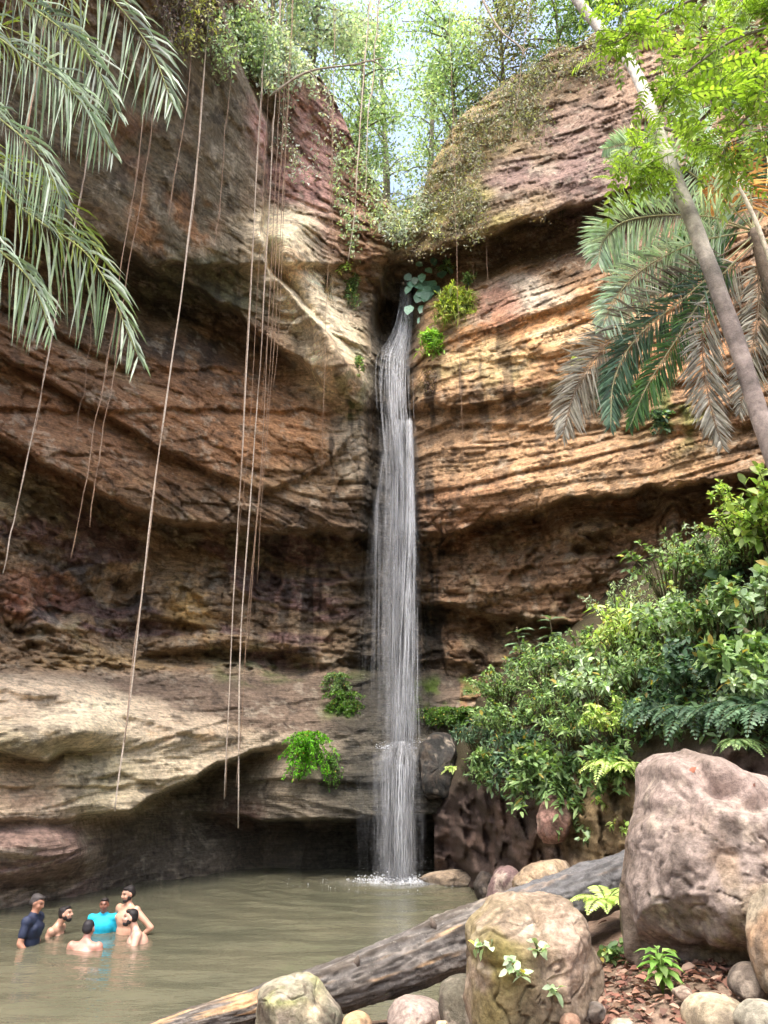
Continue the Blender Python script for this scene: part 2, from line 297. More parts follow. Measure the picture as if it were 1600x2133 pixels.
def wall_depth(X, Y):
    D = table(XS, YS, T, X, Y)
    D = D + lip(X, Y, [(-700, 560), (0, 915), (170, 1010), (330, 1085), (560, 1106), (752, 1112), (800, 1120)], [3.0, 3.0, 3.0, 3.0, 2.6, 1.7, 0], 9, 170, 9, 1, 25)
    D = D + lip(X, Y, [(-700, 400), (0, 742), (170, 832), (330, 930), (480, 1003), (545, 1020), (580, 1020)], [.8, .8, .8, .7, .6, .3, 0], 7, 90, 6, 2)
    D = D + lip(X, Y, [(500, 1035), (545, 1022), (620, 1000), (700, 950), (750, 890)], [0, .45, .5, .5, .2], 7, 70, 6, 3)
    D = D + lip(X, Y, [(-700, 250), (0, 640), (170, 720), (330, 800)], [.4, .45, .4, 0], 6, 60, 6, 14)
    D = D + lip(X, Y, [(-700, 300), (0, 420), (200, 490), (330, 570), (480, 650), (600, 740), (700, 820), (755, 850)], [2.0, 2.0, 2.2, 2.3, 2.1, 1.5, .9, .3], 14, 130, 10, 4, 60)
    # edge where the left belly ends and a face further back begins
    ex = np.interp(Y, [-700, 0, 130, 260, 470, 560, 640, 700, 790], [455, 462, 500, 558, 547, 562, 635, 690, 740]) + 5 * px_noise(X * .2, Y, 40, 9)
    tt = X - ex; D = D + 1.5 * sstep(-7, 7, tt) * np.exp(-np.maximum(tt, 0) / 150) * sstep(800, 640, Y)
    # pale rib of rock along the edge
    rx = np.interp(Y, [430, 490, 560, 620, 680, 740, 800], [590, 572, 590, 630, 668, 692, 700]); D = D - 1.25 * np.exp(-((X - rx - 16) / 46) ** 2) * sstep(430, 500, Y) * sstep(830, 760, Y)
    # right wall
    D = D + lip(X, Y, [(820, 552), (900, 530), (1000, 498), (1100, 458), (1240, 425), (1400, 365), (1600, 295), (2300, 60)], [.6, 2.0, 2.6, 2.8, 2.8, 2.6, 2.6, 2.6], 8, 60, 7, 5, 60)
    D = D - .55 * np.exp(-((Y - np.interp(X, [860, 1000, 1200, 1600, 2300], [640, 612, 575, 520, 400])) / 60) ** 2) * sstep(860, 900, X) * 0
    D = D + lip(X, Y, [(860, 855), (1000, 838), (1200, 815), (1600, 770), (2300, 690)], .3, 5, 40, 6, 6)
    D = D + lip(X, Y, [(860, 770), (1000, 755), (1200, 735), (1600, 690), (2300, 590)], .16, 4, 30, 8, 16)
    D = D + lip(X, Y, [(860, 950), (1000, 940), (1200, 925), (1600, 890), (2300, 800)], .12, 4, 30, 8, 17)
    D = D + lip(X, Y, [(840, 1150), (880, 1142), (960, 1108), (1060, 1076), (1200, 1044), (1400, 1014), (1600, 990), (2300, 880)], [0, 1.0, 1.6, 2.2, 2.6, 2.8, 2.8, 2.8], 8, 150, 9, 7)
    D = D + lip(X, Y, [(850, 1255), (900, 1265), (1000, 1278), (1100, 1295), (1250, 1300), (2300, 1280)], [0, 1.4, 1.6, 1.6, 1.5, 1.5], 10, 170, 9, 8)
    # ledge lips
    D = D + lip(X, Y, [(-700, 1730), (0, 1712), (150, 1706), (270, 1690), (360, 1642), (430, 1607), (510, 1572), (580, 1556), (640, 1556)], [.3, .3, .45, 2.2, 3.4, 3.4, 2.4, 1.0, 0], 7, 330, 5, 10)
    D = D + lip(X, Y, [(-300, 1430), (0, 1440), (150, 1462), (260, 1490), (420, 1535), (520, 1545)], [.3, .35, .3, .4, .35, 0], 9, 50, 6, 18) + lip(X, Y, [(130, 1640), (250, 1610), (330, 1640), (420, 1600)], [0, .25, .25, 0], 5, 30, 5, 19)
    D = D + lip(X, Y, [(380, 1690), (470, 1700), (550, 1714), (780, 1710), (960, 1700), (1010, 1700)], [0, 1.4, 2.8, 3.2, 3.2, 2.4], 7, 700, 4, 11)
    D = D + lip(X, Y, [(-700, 1540), (0, 1566), (100, 1590), (135, 1560), (300, 1560)], [1.2, 1.2, 1.2, .7, 0], 7, 45, 4, 12)
    D = D + lip(X, Y, [(440, 1640), (560, 1625), (780, 1632), (930, 1640)], [.2, .3, .3, .2], 5, 30, 4, 15)
    # wet slot of the fall
    c = np.interp(Y, NOTCH[:, 0], NOTCH[:, 1]); w = np.interp(Y, NOTCH[:, 0], NOTCH[:, 2])
    D = D + np.interp(Y, [520, 600, 900, 1150, 1400, 1540], [.4, 1.3, 1.0, .5, .3, 0]) * np.exp(-((X - c) / w) ** 4)
    D = D + 1.4 * np.exp(-(((X - 805) / 24) ** 2 + ((Y - 668) / 42) ** 2) ** 2)           # hole behind the chockstone
    # scooped niches of the left lower tier
    for (a, b, sx, sy, q) in ((120, 1240, 48, 45, .7), (240, 1240, 50, 60, .9), (270, 1335, 70, 38, .8), (30, 1300, 40, 40, .4), (575, 1210, 12, 14, .6), (640, 1160, 60, 14, .4), (430, 1370, 150, 18, .9), (600, 1390, 60, 22, .8),
                              (1215, 1145, 20, 14, .7), (1255, 1150, 26, 10, .6), (1110, 1085, 34, 22, .6), (1030, 1095, 50, 16, .4), (1330, 1060, 60, 22, .6), (980, 1395, 60, 40, .5), (1040, 1340, 40, 30, .4)):
        D = D + q * np.exp(-(((X - a) / sx) ** 2 + ((Y - b) / sy) ** 2) ** 1.5)
    for (a, b, sx, sy, q) in ((175, 1505, 80, 45, 1.1), (300, 1520, 110, 40, .6), (40, 1440, 130, 40, .7), (50, 1530, 90, 50, .9), (430, 1530, 90, 30, .4), (90, 1775, 130, 55, 1.0), (1400, 1085, 26, 60, 1.1), (1240, 1100, 70, 24, .7), (890, 1590, 40, 70, .35), (470, 1760, 40, 40, .4)):
        D = D - q * np.exp(-(((X - a) / sx) ** 2 + ((Y - b) / sy) ** 2) ** 1.2)
    return D
def soft(X, Y, cx, cy, rx, ry, nz): return sstep(1.45, .45, np.sqrt(((X - cx) / rx) ** 2 + ((Y - cy) / ry) ** 2) + .5 * nz)
gx = np.concatenate([np.linspace(-700, -66, 56), np.arange(-57, 1658, 3.0), np.linspace(1666, 2300, 56)])
gy = np.concatenate([np.linspace(-700, -66, 46), np.arange(-57, 1905, 3.0), np.linspace(1910, 2050, 12)])
X, Y = np.meshgrid(gx, gy)
rim = np.interp(X, RIM[:, 0], RIM[:, 1]) + 12 * px_noise(X, Y * 0, 50, 77)
Yc = np.maximum(Y, rim); over = np.maximum(rim - Y, 0)
D0 = wall_depth(X, Yc); p0 = P(X, Yc, D0)
lf = sstep(0, -5, p0[..., 0]) * sstep(6.5, 8.5, p0[..., 2])
ss = p0[..., 2] + .36 * np.minimum(p0[..., 0] + 1.5, 0) * lf + .16 * fbm(p0 * .3, 3, 5)
bi = np.floor(ss / .85); dip = hash1(bi, 8) * .32
sl = ss + dip * (p0[..., 0] + .6 * p0[..., 1]) + .03 * fbm(p0 * 1.3, 3, 21)
tier = sstep(1080, 1130, Yc - np.interp(X, [0, 330, 800, 1060, 1600], [-150, 0, 0, -30, -110])) * sstep(1420, 1380, Yc)   # rough lower wall
ledg = sstep(1390, 1420, Yc) * (X < 960)
smo = sstep(820, 880, X) * sstep(1100, 1030, Yc) + .0
bl = 1 - .92 * soft(X, Yc, 280, 300, 380, 360, 0)          # the belly of the left overhang is smoother
lm = soft(X, Yc, 330, 860, 440, 170, 0); uf = sstep(825, 880, X) * sstep(20, -20, Yc - np.interp(X, [820, 1000, 1240, 1600, 2300], [545, 495, 420, 290, 60])); bl2 = bl * (1 - .55 * lm) * (1 - .5 * uf); big = fbm(p0 * .42, 4, 1); fine = fbm(p0 * 2.6, 4, 2)
disp = .30 * big * (1 - .4 * ledg) + .17 * beds(ss, .85, 3, .8) * bl2 * (1 - .55 * smo) * (1 - .6 * ledg) + .075 * beds(sl, .23, 4, .6) * (1 - .5 * ledg) * bl2 + (.05 * beds(sl, .085, 6, .5) + .022 * beds(sl, .045, 7, .5)) * bl2 * (1 - .2 * ledg) + ledg * .20 * fbm(p0 * np.array([.5, .5, 1.0]), 3, 11) + .05 * fine * (1 + 1.2 * tier)
pit = fbm(p0 * np.array([1.5, 1.5, 2.2]), 3, 31); disp -= tier * .38 * sstep(.12, .6, pit); disp += tier * .12 * fbm(p0 * 1.2, 3, 33)
crack = np.abs(fbm(p0 * .8, 4, 35, .65)); nz0 = fbm(p0 * .3, 2, 36); disp -= .05 * sstep(.03, .0, crack) * bl * sstep(.1, .5, nz0)
ct, ce_ = cells(p0 * np.array([.75, .75, 1.7]) + .3 * fbm(p0 * .9, 2, 37)[..., None], 5); cw = bl * (1 - .5 * lm) * (1 - .6 * smo) * (1 - .85 * ledg); disp += cw * (.16 * ct - .10 * sstep(.07, 0, ce_))
ct, ce_ = cells(p0 * np.array([2.2, 2.2, 4.5]) + .3 * fbm(p0 * 2, 2, 38)[..., None], 6); disp += cw * (.05 * ct - .04 * sstep(.08, 0, ce_)) * (1 + tier)
ribw = np.exp(-((X - np.interp(Yc, [430, 490, 560, 620, 680, 740, 800], [590, 580, 598, 636, 672, 694, 704])) / 48) ** 2) * sstep(420, 480, Yc) * sstep(850, 790, Yc); disp *= 1 - .7 * ribw
edge_in = sstep(0, 30, over + 30)
Dn = D0 - disp; Dn = np.maximum(Dn, 4)
V = P(X, Yc, Dn); V[..., 1] += over * .035; V[..., 2] += over * .006
# colour of the rock, with some light and shade painted in
nz = fbm(p0 * .55, 4, 51); nb = fbm(np.stack([p0[..., 0] * .35, p0[..., 1] * .35, ss * 2.2], -1), 4, 52); nf = fbm(p0 * 1.7, 3, 53)
lay = beds(ss, .32, 55, .8) * .5 + beds(sl, .12, 56, .6) * .5
def mixv(c, m, col): m = np.clip(m, 0, 1)[..., None]; return c * (1 - m) + col * m
c = mixv(np.tile(S(158, 118, 84), X.shape + (1,)), sstep(-.3, .6, nz), S(122, 96, 74)); c = mixv(c, sstep(.2, .9, nb) * .7, S(176, 148, 112))
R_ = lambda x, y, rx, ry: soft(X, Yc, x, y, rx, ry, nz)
# left wall
c = mixv(c, R_(300, 330, 330, 380), S(122, 110, 92)); c = mixv(c, R_(450, 600, 190, 60) * .8, S(120, 122, 92)); c = mixv(c, R_(300, 310, 110, 70) * .5 * sstep(-.3, .5, nf + nz), S(146, 96, 74)); c = mixv(c, R_(345, 460, 100, 60) * .7 * sstep(-.4, .5, nf), S(172, 116, 70)); c = mixv(c, R_(235, 250, 60, 50) * .4 * sstep(-.3, .4, nf), S(160, 104, 70))
c = mixv(c, R_(430, 860, 380, 150) * .8, S(168, 118, 80)); c = mixv(c, R_(80, 850, 260, 160) * .6, S(150, 106, 76)); c = mixv(c, R_(600, 900, 130, 90) * .5, S(190, 135, 88))
c = mixv(c, R_(390, 730, 120, 110) * .75 * sstep(-.3, .4, nf + nz), S(52, 47, 46)); c = mixv(c, R_(330, 600, 130, 60) * .6 * sstep(-.4, .4, nf), S(56, 50, 46)); c = mixv(c, R_(650, 770, 80, 60) * .6 * sstep(-.3, .3, nf), S(54, 52, 40))  # near-black patches below the belly's lower edge
c = mixv(c, R_(680, 330, 120, 190), S(204, 150, 148)); c = mixv(c, R_(690, 250, 80, 110) * sstep(.0, .5, nf) * .6, S(140, 96, 98)); c = mixv(c, R_(740, 470, 60, 130) * .7, S(168, 122, 92))
rib_light = np.exp(-((X - np.interp(Yc, [430, 490, 560, 620, 680, 740, 800], [585, 575, 592, 632, 668, 692, 704]) - 8) / 66) ** 2) * sstep(410, 470, Yc) * sstep(860, 780, Yc); c = mixv(c, rib_light * 1.9, S(246, 224, 194)); c = mixv(c, R_(610, 560, 34, 60) * .6 * sstep(-.2, .4, lay), S(214, 160, 104))  # light from the cleft painted into the rib as bright cream
c = mixv(c, R_(660, 1010, 150, 50) * .6, S(186, 150, 112))
c = mixv(c, R_(735, 930, 45, 110) * .9, S(206, 190, 168))
# left lower tier
t1 = tier * (X < 790)
c = mixv(c, t1 * .7, S(134, 112, 88)); c = mixv(c, t1 * sstep(.1, .5, nb) * .8, S(104, 74, 78)); c = mixv(c, t1 * R_(390, 1250, 60, 80) * .9, S(162, 128, 70)); c = mixv(c, t1 * sstep(.25, .6, -nz) * .7, S(150, 140, 112)); c = mixv(c, t1 * R_(60, 1240, 90, 50) * .7, S(162, 108, 84)); c = mixv(c, t1 * R_(240, 1380, 160, 30) * .8, S(166, 136, 92))
c = mixv(c, t1 * R_(220, 1240, 180, 90) * sstep(-.1, .4, nf) * .8, S(74, 72, 78))
c = mixv(c, tier * (X > 850) * .7, S(140, 108, 82)); c = mixv(c, tier * (X > 850) * sstep(.1, .6, nz + nf * .4) * .6, S(172, 148, 116))
# right wall
c = mixv(c, R_(1060, 330, 250, 260), S(168, 144, 104)); c = mixv(c, R_(960, 430, 130, 110) * .8 * sstep(-.4, .5, nf), S(154, 144, 74)); c = mixv(c, R_(1250, 330, 190, 200) * .9, S(158, 128, 122)); c = mixv(c, R_(1180, 360, 120, 70) * .6, S(134, 106, 108)); c = mixv(c, R_(1330, 170, 120, 90) * .6, S(186, 150, 128))
c = mixv(c, R_(1080, 540, 220, 60) * .7, S(112, 86, 70))  # shade of the recess below the upper lip painted as darker brown
c = mixv(c, R_(1150, 700, 330, 110), S(218, 156, 98)); c = mixv(c, R_(1130, 690, 260, 50) * sstep(.1, .5, nb), S(232, 198, 156)); c = mixv(c, R_(1090, 615, 100, 34) * 1.0, S(214, 194, 178)); c = mixv(c, R_(1030, 640, 50, 40) * .7, S(190, 120, 96)); c = mixv(c, R_(1010, 760, 120, 40) * .7, S(240, 206, 152))
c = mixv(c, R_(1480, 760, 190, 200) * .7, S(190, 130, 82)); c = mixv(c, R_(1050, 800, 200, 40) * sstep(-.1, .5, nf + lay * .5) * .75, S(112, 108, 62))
c = mixv(c, R_(1150, 950, 420, 130) * .85, S(196, 152, 112)); c = mixv(c, R_(1430, 870, 170, 90) * .7 * sstep(-.3, .5, nf), S(120, 100, 66)); c = mixv(c, R_(930, 1060, 130, 70) * .7, S(172, 122, 88))
# ledge
c = mixv(c, ledg, S(212, 188, 166)); c = mixv(c, ledg * (R_(70, 1560, 130, 40) + R_(360, 1530, 150, 30)) * sstep(-.3, .4, nf) * .7, S(218, 172, 128)); c = mixv(c, ledg * R_(60, 1600, 160, 80) * .8, S(198, 186, 152)); c = mixv(c, ledg * R_(200, 1490, 120, 50) * .9, S(240, 220, 194)); c = mixv(c, ledg * R_(60, 1640, 80, 60) * .6, S(190, 140, 116)); c = mixv(c, ledg * R_(300, 1600, 260, 80) * .5, S(210, 194, 164)); c = mixv(c, ledg * sstep(-12, 18, np.interp(X, [-100, 180, 330, 480, 600, 960], [1375, 1425, 1465, 1510, 1535, 1540]) - Yc + 10 * nf) * .9, S(116, 95, 84));  # the brightest cream patch is a painted highlight on the left hump
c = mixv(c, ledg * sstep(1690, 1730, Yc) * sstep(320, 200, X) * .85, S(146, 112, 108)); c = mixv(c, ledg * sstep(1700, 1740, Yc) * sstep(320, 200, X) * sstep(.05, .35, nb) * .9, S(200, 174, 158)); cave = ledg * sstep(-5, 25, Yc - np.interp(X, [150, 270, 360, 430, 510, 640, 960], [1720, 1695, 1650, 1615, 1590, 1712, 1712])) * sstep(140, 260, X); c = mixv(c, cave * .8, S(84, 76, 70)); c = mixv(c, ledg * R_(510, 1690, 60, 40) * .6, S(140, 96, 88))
c = mixv(c, ledg * R_(660, 1640, 230, 70) * .8, S(112, 100, 84))
c = c * (1 + 1 * .55 * t1 + .25 * tier * (X > 850))[..., None]; g_ = c.mean(-1, keepdims=True); c = (g_ + (c - g_) * .80) * np.array([1.0, 1.01, .90])
c = mixv(c, sstep(.35, .8, fbm(p0 * 2.2, 4, 57, .7)) * .5, S(64, 58, 52)); c = mixv(c, sstep(.45, .9, fbm(p0 * 3.1 + 9, 4, 58, .7)) * .4, S(186, 176, 156))
c *= (1 + .22 * lay * (1 - .4 * ledg) + .10 * nf)[..., None]
# black algae streaks below seeps, wet slot, moss
stk = fbm(np.stack([p0[..., 0] * 3.2, p0[..., 1] * 1.2, p0[..., 2] * .28], -1), 4, 61)
sm = np.clip(R_(740, 960, 70, 130) + R_(660, 1240, 130, 160) * .8 + R_(1030, 800, 190, 80) * .7 + R_(880, 1150, 60, 300) + R_(200, 1230, 200, 140) * .4 + R_(450, 700, 260, 120) * .5, 0, 1)
c = mixv(c, sm * sstep(.05, .4, stk) * .85, S(44, 42, 40))
wc = np.interp(Yc, NOTCH[:, 0], NOTCH[:, 1]); wet = np.exp(-((X - wc) / np.interp(Yc, [540, 900, 1200, 1440, 1540, 1850], [50, 52, 85, 110, 150, 230])) ** 4) * sstep(540, 600, Yc)
c = mixv(c, wet * .9, S(64, 64, 58)); wet = np.clip(wet + sm * .2 + (Yc > 1700) * .35, 0, 1)
gm = np.clip(R_(700, 1470, 50, 60) + R_(930, 1470, 80, 50) + R_(600, 1400, 130, 26) * .6 + R_(1430, 850, 50, 60) * .7 + R_(740, 780, 30, 100) * .5 + R_(930, 400, 70, 50) * .4, 0, 1); c = mixv(c, gm * sstep(-.35, .35, nf) * .85, S(88, 112, 44))
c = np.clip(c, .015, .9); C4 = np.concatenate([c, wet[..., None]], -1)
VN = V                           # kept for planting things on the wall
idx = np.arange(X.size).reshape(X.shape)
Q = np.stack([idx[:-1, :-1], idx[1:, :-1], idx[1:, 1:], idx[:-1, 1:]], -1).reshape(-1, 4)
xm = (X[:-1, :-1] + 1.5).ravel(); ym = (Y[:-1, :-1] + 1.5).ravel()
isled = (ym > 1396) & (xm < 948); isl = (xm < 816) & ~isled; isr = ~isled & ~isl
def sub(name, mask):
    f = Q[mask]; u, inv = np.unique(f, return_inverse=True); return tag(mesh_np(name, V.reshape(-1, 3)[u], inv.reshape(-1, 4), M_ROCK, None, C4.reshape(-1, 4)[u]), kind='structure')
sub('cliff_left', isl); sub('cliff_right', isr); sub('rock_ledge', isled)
def on_wall(px, py):             # point of the finished rock face at a place on it
    j = np.clip(np.searchsorted(gx, px), 0, len(gx) - 1); i = np.clip(np.searchsorted(gy, py), 0, len(gy) - 1); return VN[i, j]

# ------------------------------------------------------------------ right bank (soil and rock mound that carries the shrubs)
BX = [900, 960, 1020, 1100, 1200, 1320, 1450, 1600, 1900, 2300]; BY = [900, 1000, 1200, 1350, 1500, 1620, 1700, 1830, 1960]
BT = [[20, 19.5, 19, 18.5, 17.5, 16.5, 15, 13, 10.5, 9], [19.6, 19, 18.5, 18, 17, 16, 14.5, 12.5, 10, 8.5], [19, 18.6, 18, 17, 16, 14.5, 13, 11.3, 9.5, 8.2], [18.8, 18.2, 17.4, 16, 14.5, 13, 11.5, 10.2, 9, 8], [18.6, 17.8, 16.5, 14.6, 13, 11.5, 10, 9.2, 8.5, 7.6],
      [18.6, 17.6, 16, 13.8, 12.4, 11, 9.8, 9.1, 8.5, 7.6], [18.9, 17.9, 16.5, 14.2, 12.8, 11.4, 10, 9.3, 8.6, 7.6], [19.2, 18.2, 17, 14.6, 12.9, 11.4, 10, 9.4, 8.8, 7.8], [19.2, 18.2, 16.8, 14.2, 12.4, 11, 9.8, 9.2, 8.8, 7.8]]
BTOP = np.array([(900, 1720), (945, 1640), (980, 1570), (1050, 1490), (1150, 1420), (1260, 1370), (1370, 1280), (1480, 1170), (1600, 1060), (1900, 960), (2300, 900)], float)
bxg = np.concatenate([np.arange(905, 1660, 4.0), np.linspace(1670, 2300, 50)]); byg = np.concatenate([np.linspace(840, 1000, 20), np.arange(1006, 1955, 4.0)])
X2, Y2 = np.meshgrid(bxg, byg); top = np.interp(X2, BTOP[:, 0], BTOP[:, 1]) + 8 * px_noise(X2, Y2 * 0, 40, 5); Yb = np.maximum(Y2, top); ov = np.maximum(top - Y2, 0)
DB = table(BX, BY, BT, X2, Yb); q0 = P(X2, Yb, DB)
fac = sstep(1560, 1640, Yb + (X2 - 1200) * .15)
dB = .25 * fbm(q0 * .9, 4, 71) + .10 * fbm(q0 * 3, 4, 72) + fac * (.40 * fbm(q0 * 1.3, 4, 73) + .3 * cells(q0 * np.array([1.3, 1.3, 1.7]) + .3 * fbm(q0 * 1.5, 2, 76)[..., None], 9)[0] + .08 * beds(q0[..., 2] + .1 * fbm(q0, 2, 77), .2, 3))
VB = P(X2, Yb, DB - dB); VB[..., 1] += ov * .03; VB[..., 2] += ov * .004
nq = fbm(q0 * 1.1, 4, 75); cb = mixv(np.tile(S(66, 60, 42), X2.shape + (1,)), fac * .9, S(84, 70, 64)); cb = mixv(cb, fac * sstep(.0, .5, nq) * .7, S(72, 60, 54)); cb = mixv(cb, fac * sstep(.2, .6, -nq) * .6, S(122, 100, 88)); cb = mixv(cb, soft(X2, Yb, 1260, 1700, 80, 120, nq) * .8, S(136, 118, 84))
idb = np.arange(X2.size).reshape(X2.shape); QB = np.stack([idb[:-1, :-1], idb[1:, :-1], idb[1:, 1:], idb[:-1, 1:]], -1).reshape(-1, 4)
tag(mesh_np('bank_right', VB.reshape(-1, 3), QB, M_SOIL, None, np.concatenate([cb, np.full(X2.shape + (1,), .15)], -1).reshape(-1, 4)), kind='structure')
def on_bank(px, py):
    j = np.clip(np.searchsorted(bxg, px), 0, len(bxg) - 1); i = np.clip(np.searchsorted(byg, py), 0, len(byg) - 1); return VB[i, j]

# ------------------------------------------------------------------ ground sheet with the pool basin
def shore(x): return np.interp(x, [-200, -9, -5.5, -3.5, -1, 1, 1.9, 2.4, 2.9, 3.6, 200], [9, 7.6, 7.0, 7.4, 8.3, 9.4, 12, 15.5, 18.5, 60, 60])
def gz(x, y):
    d = shore(x) - y; z = np.where(d > 0, .72 * (1 - np.exp(-d * .35)), np.maximum(d * .45, -1.15))
    z = z + 5 * sstep(-8, -25, y + .05 * x) + 12 * sstep(11, 24, x) * sstep(16, 8, y) + 12 * sstep(-12, -25, x) * sstep(16, 8, y)      # unseen gorge slopes round the viewer, added to block low sky light
    left = sstep(-7.2, -8.6, x) * sstep(-12, -10, x); z = z * (1 - left) + .6 * left
    z = z + np.clip(x - 2.2, 0, 30) * .10 * sstep(12, 8, y)
    p = np.stack([x, y, x * 0], -1); return z + (.06 * fbm(p * .9, 4, 81) + .02 * fbm(p * 5, 3, 82))
xa = np.unique(np.concatenate([np.linspace(-220, -10, 30), np.linspace(-10, -4, 40), np.linspace(-4, 6, 130), np.linspace(6, 14, 40), np.linspace(14, 220, 30)])); ya = np.unique(np.concatenate([np.linspace(-220, -5, 30), np.linspace(-5, 4.5, 30), np.linspace(4.5, 12, 120), np.linspace(12, 22, 60), np.linspace(22, 320, 30)]))
GX, GY = np.meshgrid(xa, ya); GZ = gz(GX, GY); far = sstep(20, 26, GY); GZ = GZ * (1 - far) - 1.5 * far
gp = np.stack([GX, GY, GZ], -1); gn = fbm(gp * 1.3, 4, 83); cg = mixv(np.tile(S(112, 96, 82), GX.shape + (1,)), sstep(-.2, .5, gn), S(138, 118, 102)); cg = mixv(cg, sstep(.3, .8, fbm(gp * 3, 3, 84)) * .8, S(84, 66, 54)); cg = mixv(cg, sstep(6, 20, np.hypot(GX, GY - 9) - 10) * .8, S(70, 74, 44))
ig = np.arange(GX.size).reshape(GX.shape); tag(mesh_np('ground', gp.reshape(-1, 3), np.stack([ig[:-1, :-1], ig[:-1, 1:], ig[1:, 1:], ig[1:, :-1]], -1).reshape(-1, 4), M_SOIL, None, np.concatenate([cg, np.full(GX.shape + (1,), .1)], -1).reshape(-1, 4)), kind='structure')
# pool surface: ripples spread from the foot of the fall, a light chop elsewhere
FOOT = P(828, 1836, Dz(828, 1836))
wx = np.linspace(-13, 6, 240); wy = np.linspace(5, 21, 240); WX, WY = np.meshgrid(wx, wy); rr = np.hypot(WX - FOOT[0], WY - FOOT[1])
wp = np.stack([WX * .9, WY * 1.8, WX * 0], -1)
WZ = .022 * np.sin(rr * 7 + 2 * fbm(wp * .7, 2, 91)) * np.exp(-rr / 5) + .011 * fbm(wp * 1.3, 3, 92) + .0035 * fbm(wp * 4.5, 2, 93)
iw = np.arange(WX.size).reshape(WX.shape); tag(mesh_np('pool_water', np.stack([WX, WY, WZ], -1).reshape(-1, 3), np.stack([iw[:-1, :-1], iw[:-1, 1:], iw[1:, 1:], iw[1:, :-1]], -1).reshape(-1, 4), M_POOL, None, np.array([.1, .1, .06])), kind='structure')

# ------------------------------------------------------------------ waterfall: hundreds of falling threads and thin veils
def fall_threads(bag, top, bot, n, x0, x1, sprd, r0, r1, rng, lean=0, a=(.25, .8)):
    for k in range(n):
        u = rng.normal(.5, .22) if rng.random() < .75 else rng.random(); u = float(np.clip(u, -.15, 1.15))
        t0 = max(0, rng.normal(.0, .05)) if rng.random() < .6 else rng.random() * .7; t1 = min(1, t0 + rng.uniform(.25, 1))
        m = 9; t = np.linspace(t0, t1, m); c = np.array([np.interp(t, top[:, 0], top[:, i]) for i in (1, 2, 3)]).T
        hw = np.interp(t, top[:, 0], top[:, 4]); c[:, 0] += (u - .5) * 2 * hw + rng.normal() * sprd * t ** 2; c[:, 1] += rng.normal() * .12 + rng.normal() * .10 * t - .1
        c[:, 0] += .012 * np.sin(t * rng.uniform(10, 30) + k)
        dense = math.exp(-((u - .55) / .28) ** 2); r = rng.uniform(r0, r1) * (1 + .4 * dense) * (.35 + .65 * np.sin(np.linspace(.1, 3.0, m)))
        V_, f3, f4 = tube(c, r, 3); al = rng.uniform(*a) * (.55 + .45 * dense)
        bag.add(V_, f3, f4, np.tile(np.array([1, 1, 1, al]), (len(V_), 1)))
def path(rows):                  # rows: px, py, D, half width (px)
    R = np.array(rows, float); p = P(R[:, 0], R[:, 1], R[:, 2]); ln = np.concatenate([[0], np.cumsum(np.linalg.norm(np.diff(p, axis=0), axis=1))]); return np.column_stack([ln / ln[-1], p, R[:, 3] * R[:, 2] / F * 1.05])
rw = np.random.default_rng(5)
fall = thing('waterfall', 'tall thin white waterfall dropping from the rock slot to the pool', 'waterfall', FOOT)
dw = lambda px, py: float(on_wall(px, py)[1])
chute = path([(842, 580, dw(842, 590) - .1, 12), (846, 640, dw(846, 640) - .15, 15), (838, 700, dw(838, 700) - .2, 22), (822, 745, dw(828, 745) - .2, 34), (820, 800, 20.9, 34), (822, 860, 20.7, 34), (828, 920, 20.5, 34), (832, 980, 20.3, 32)])
b = Bag(); fall_threads(b, chute, None, 200, 0, 0, .04, .005, .016, rw, a=(.2, .8)); b.build('upper_cascade', M_FALL, fall)
mainp = path([(828, 880, 20.6, 26), (830, 960, 20.3, 26), (830, 1060, 20.05, 27), (828, 1200, 19.7, 28), (830, 1350, 19.45, 29), (832, 1460, 19.3, 28), (832, 1556, 19.15, 28)])
b = Bag(); fall_threads(b, mainp, None, 700, 0, 0, .08, .003, .009, rw, a=(.10, .45))
fall_threads(b, path([(852, 880, 20.5, 7), (853, 960, 20.2, 8), (854, 1100, 19.95, 11), (846, 1300, 19.5, 18), (838, 1556, 19.15, 22)]), None, 300, 0, 0, .04, .005, .015, rw, a=(.4, 1))
fall_threads(b, path([(800, 950, 20.4, 8), (786, 1060, 20.1, 10), (782, 1250, 19.8, 22), (780, 1400, 19.6, 28), (784, 1540, 19.4, 30)]), None, 90, 0, 0, .06, .003, .005, rw, a=(.08, .3)); b.build('main_fall', M_FALL, fall)
low = path([(834, 1545, 19.1, 24), (830, 1580, 18.75, 33), (829, 1640, 18.65, 31), (829, 1740, 18.6, 29), (828, 1838, 18.6, 28)])
b = Bag(); fall_threads(b, low, None, 600, 0, 0, .06, .003, .010, rw, a=(.12, .5)); fall_threads(b, path([(838, 1545, 19.0, 14), (834, 1600, 18.7, 22), (832, 1700, 18.6, 20), (830, 1838, 18.58, 22)]), None, 300, 0, 0, .03, .005, .014, rw, a=(.4, 1)); fall_threads(b, path([(805, 1556, 18.9, 60), (808, 1700, 18.75, 60), (810, 1838, 18.65, 56)]), None, 170, 0, 0, .05, .002, .005, rw, a=(.08, .3)); b.build('lower_fall', M_FALL, fall)
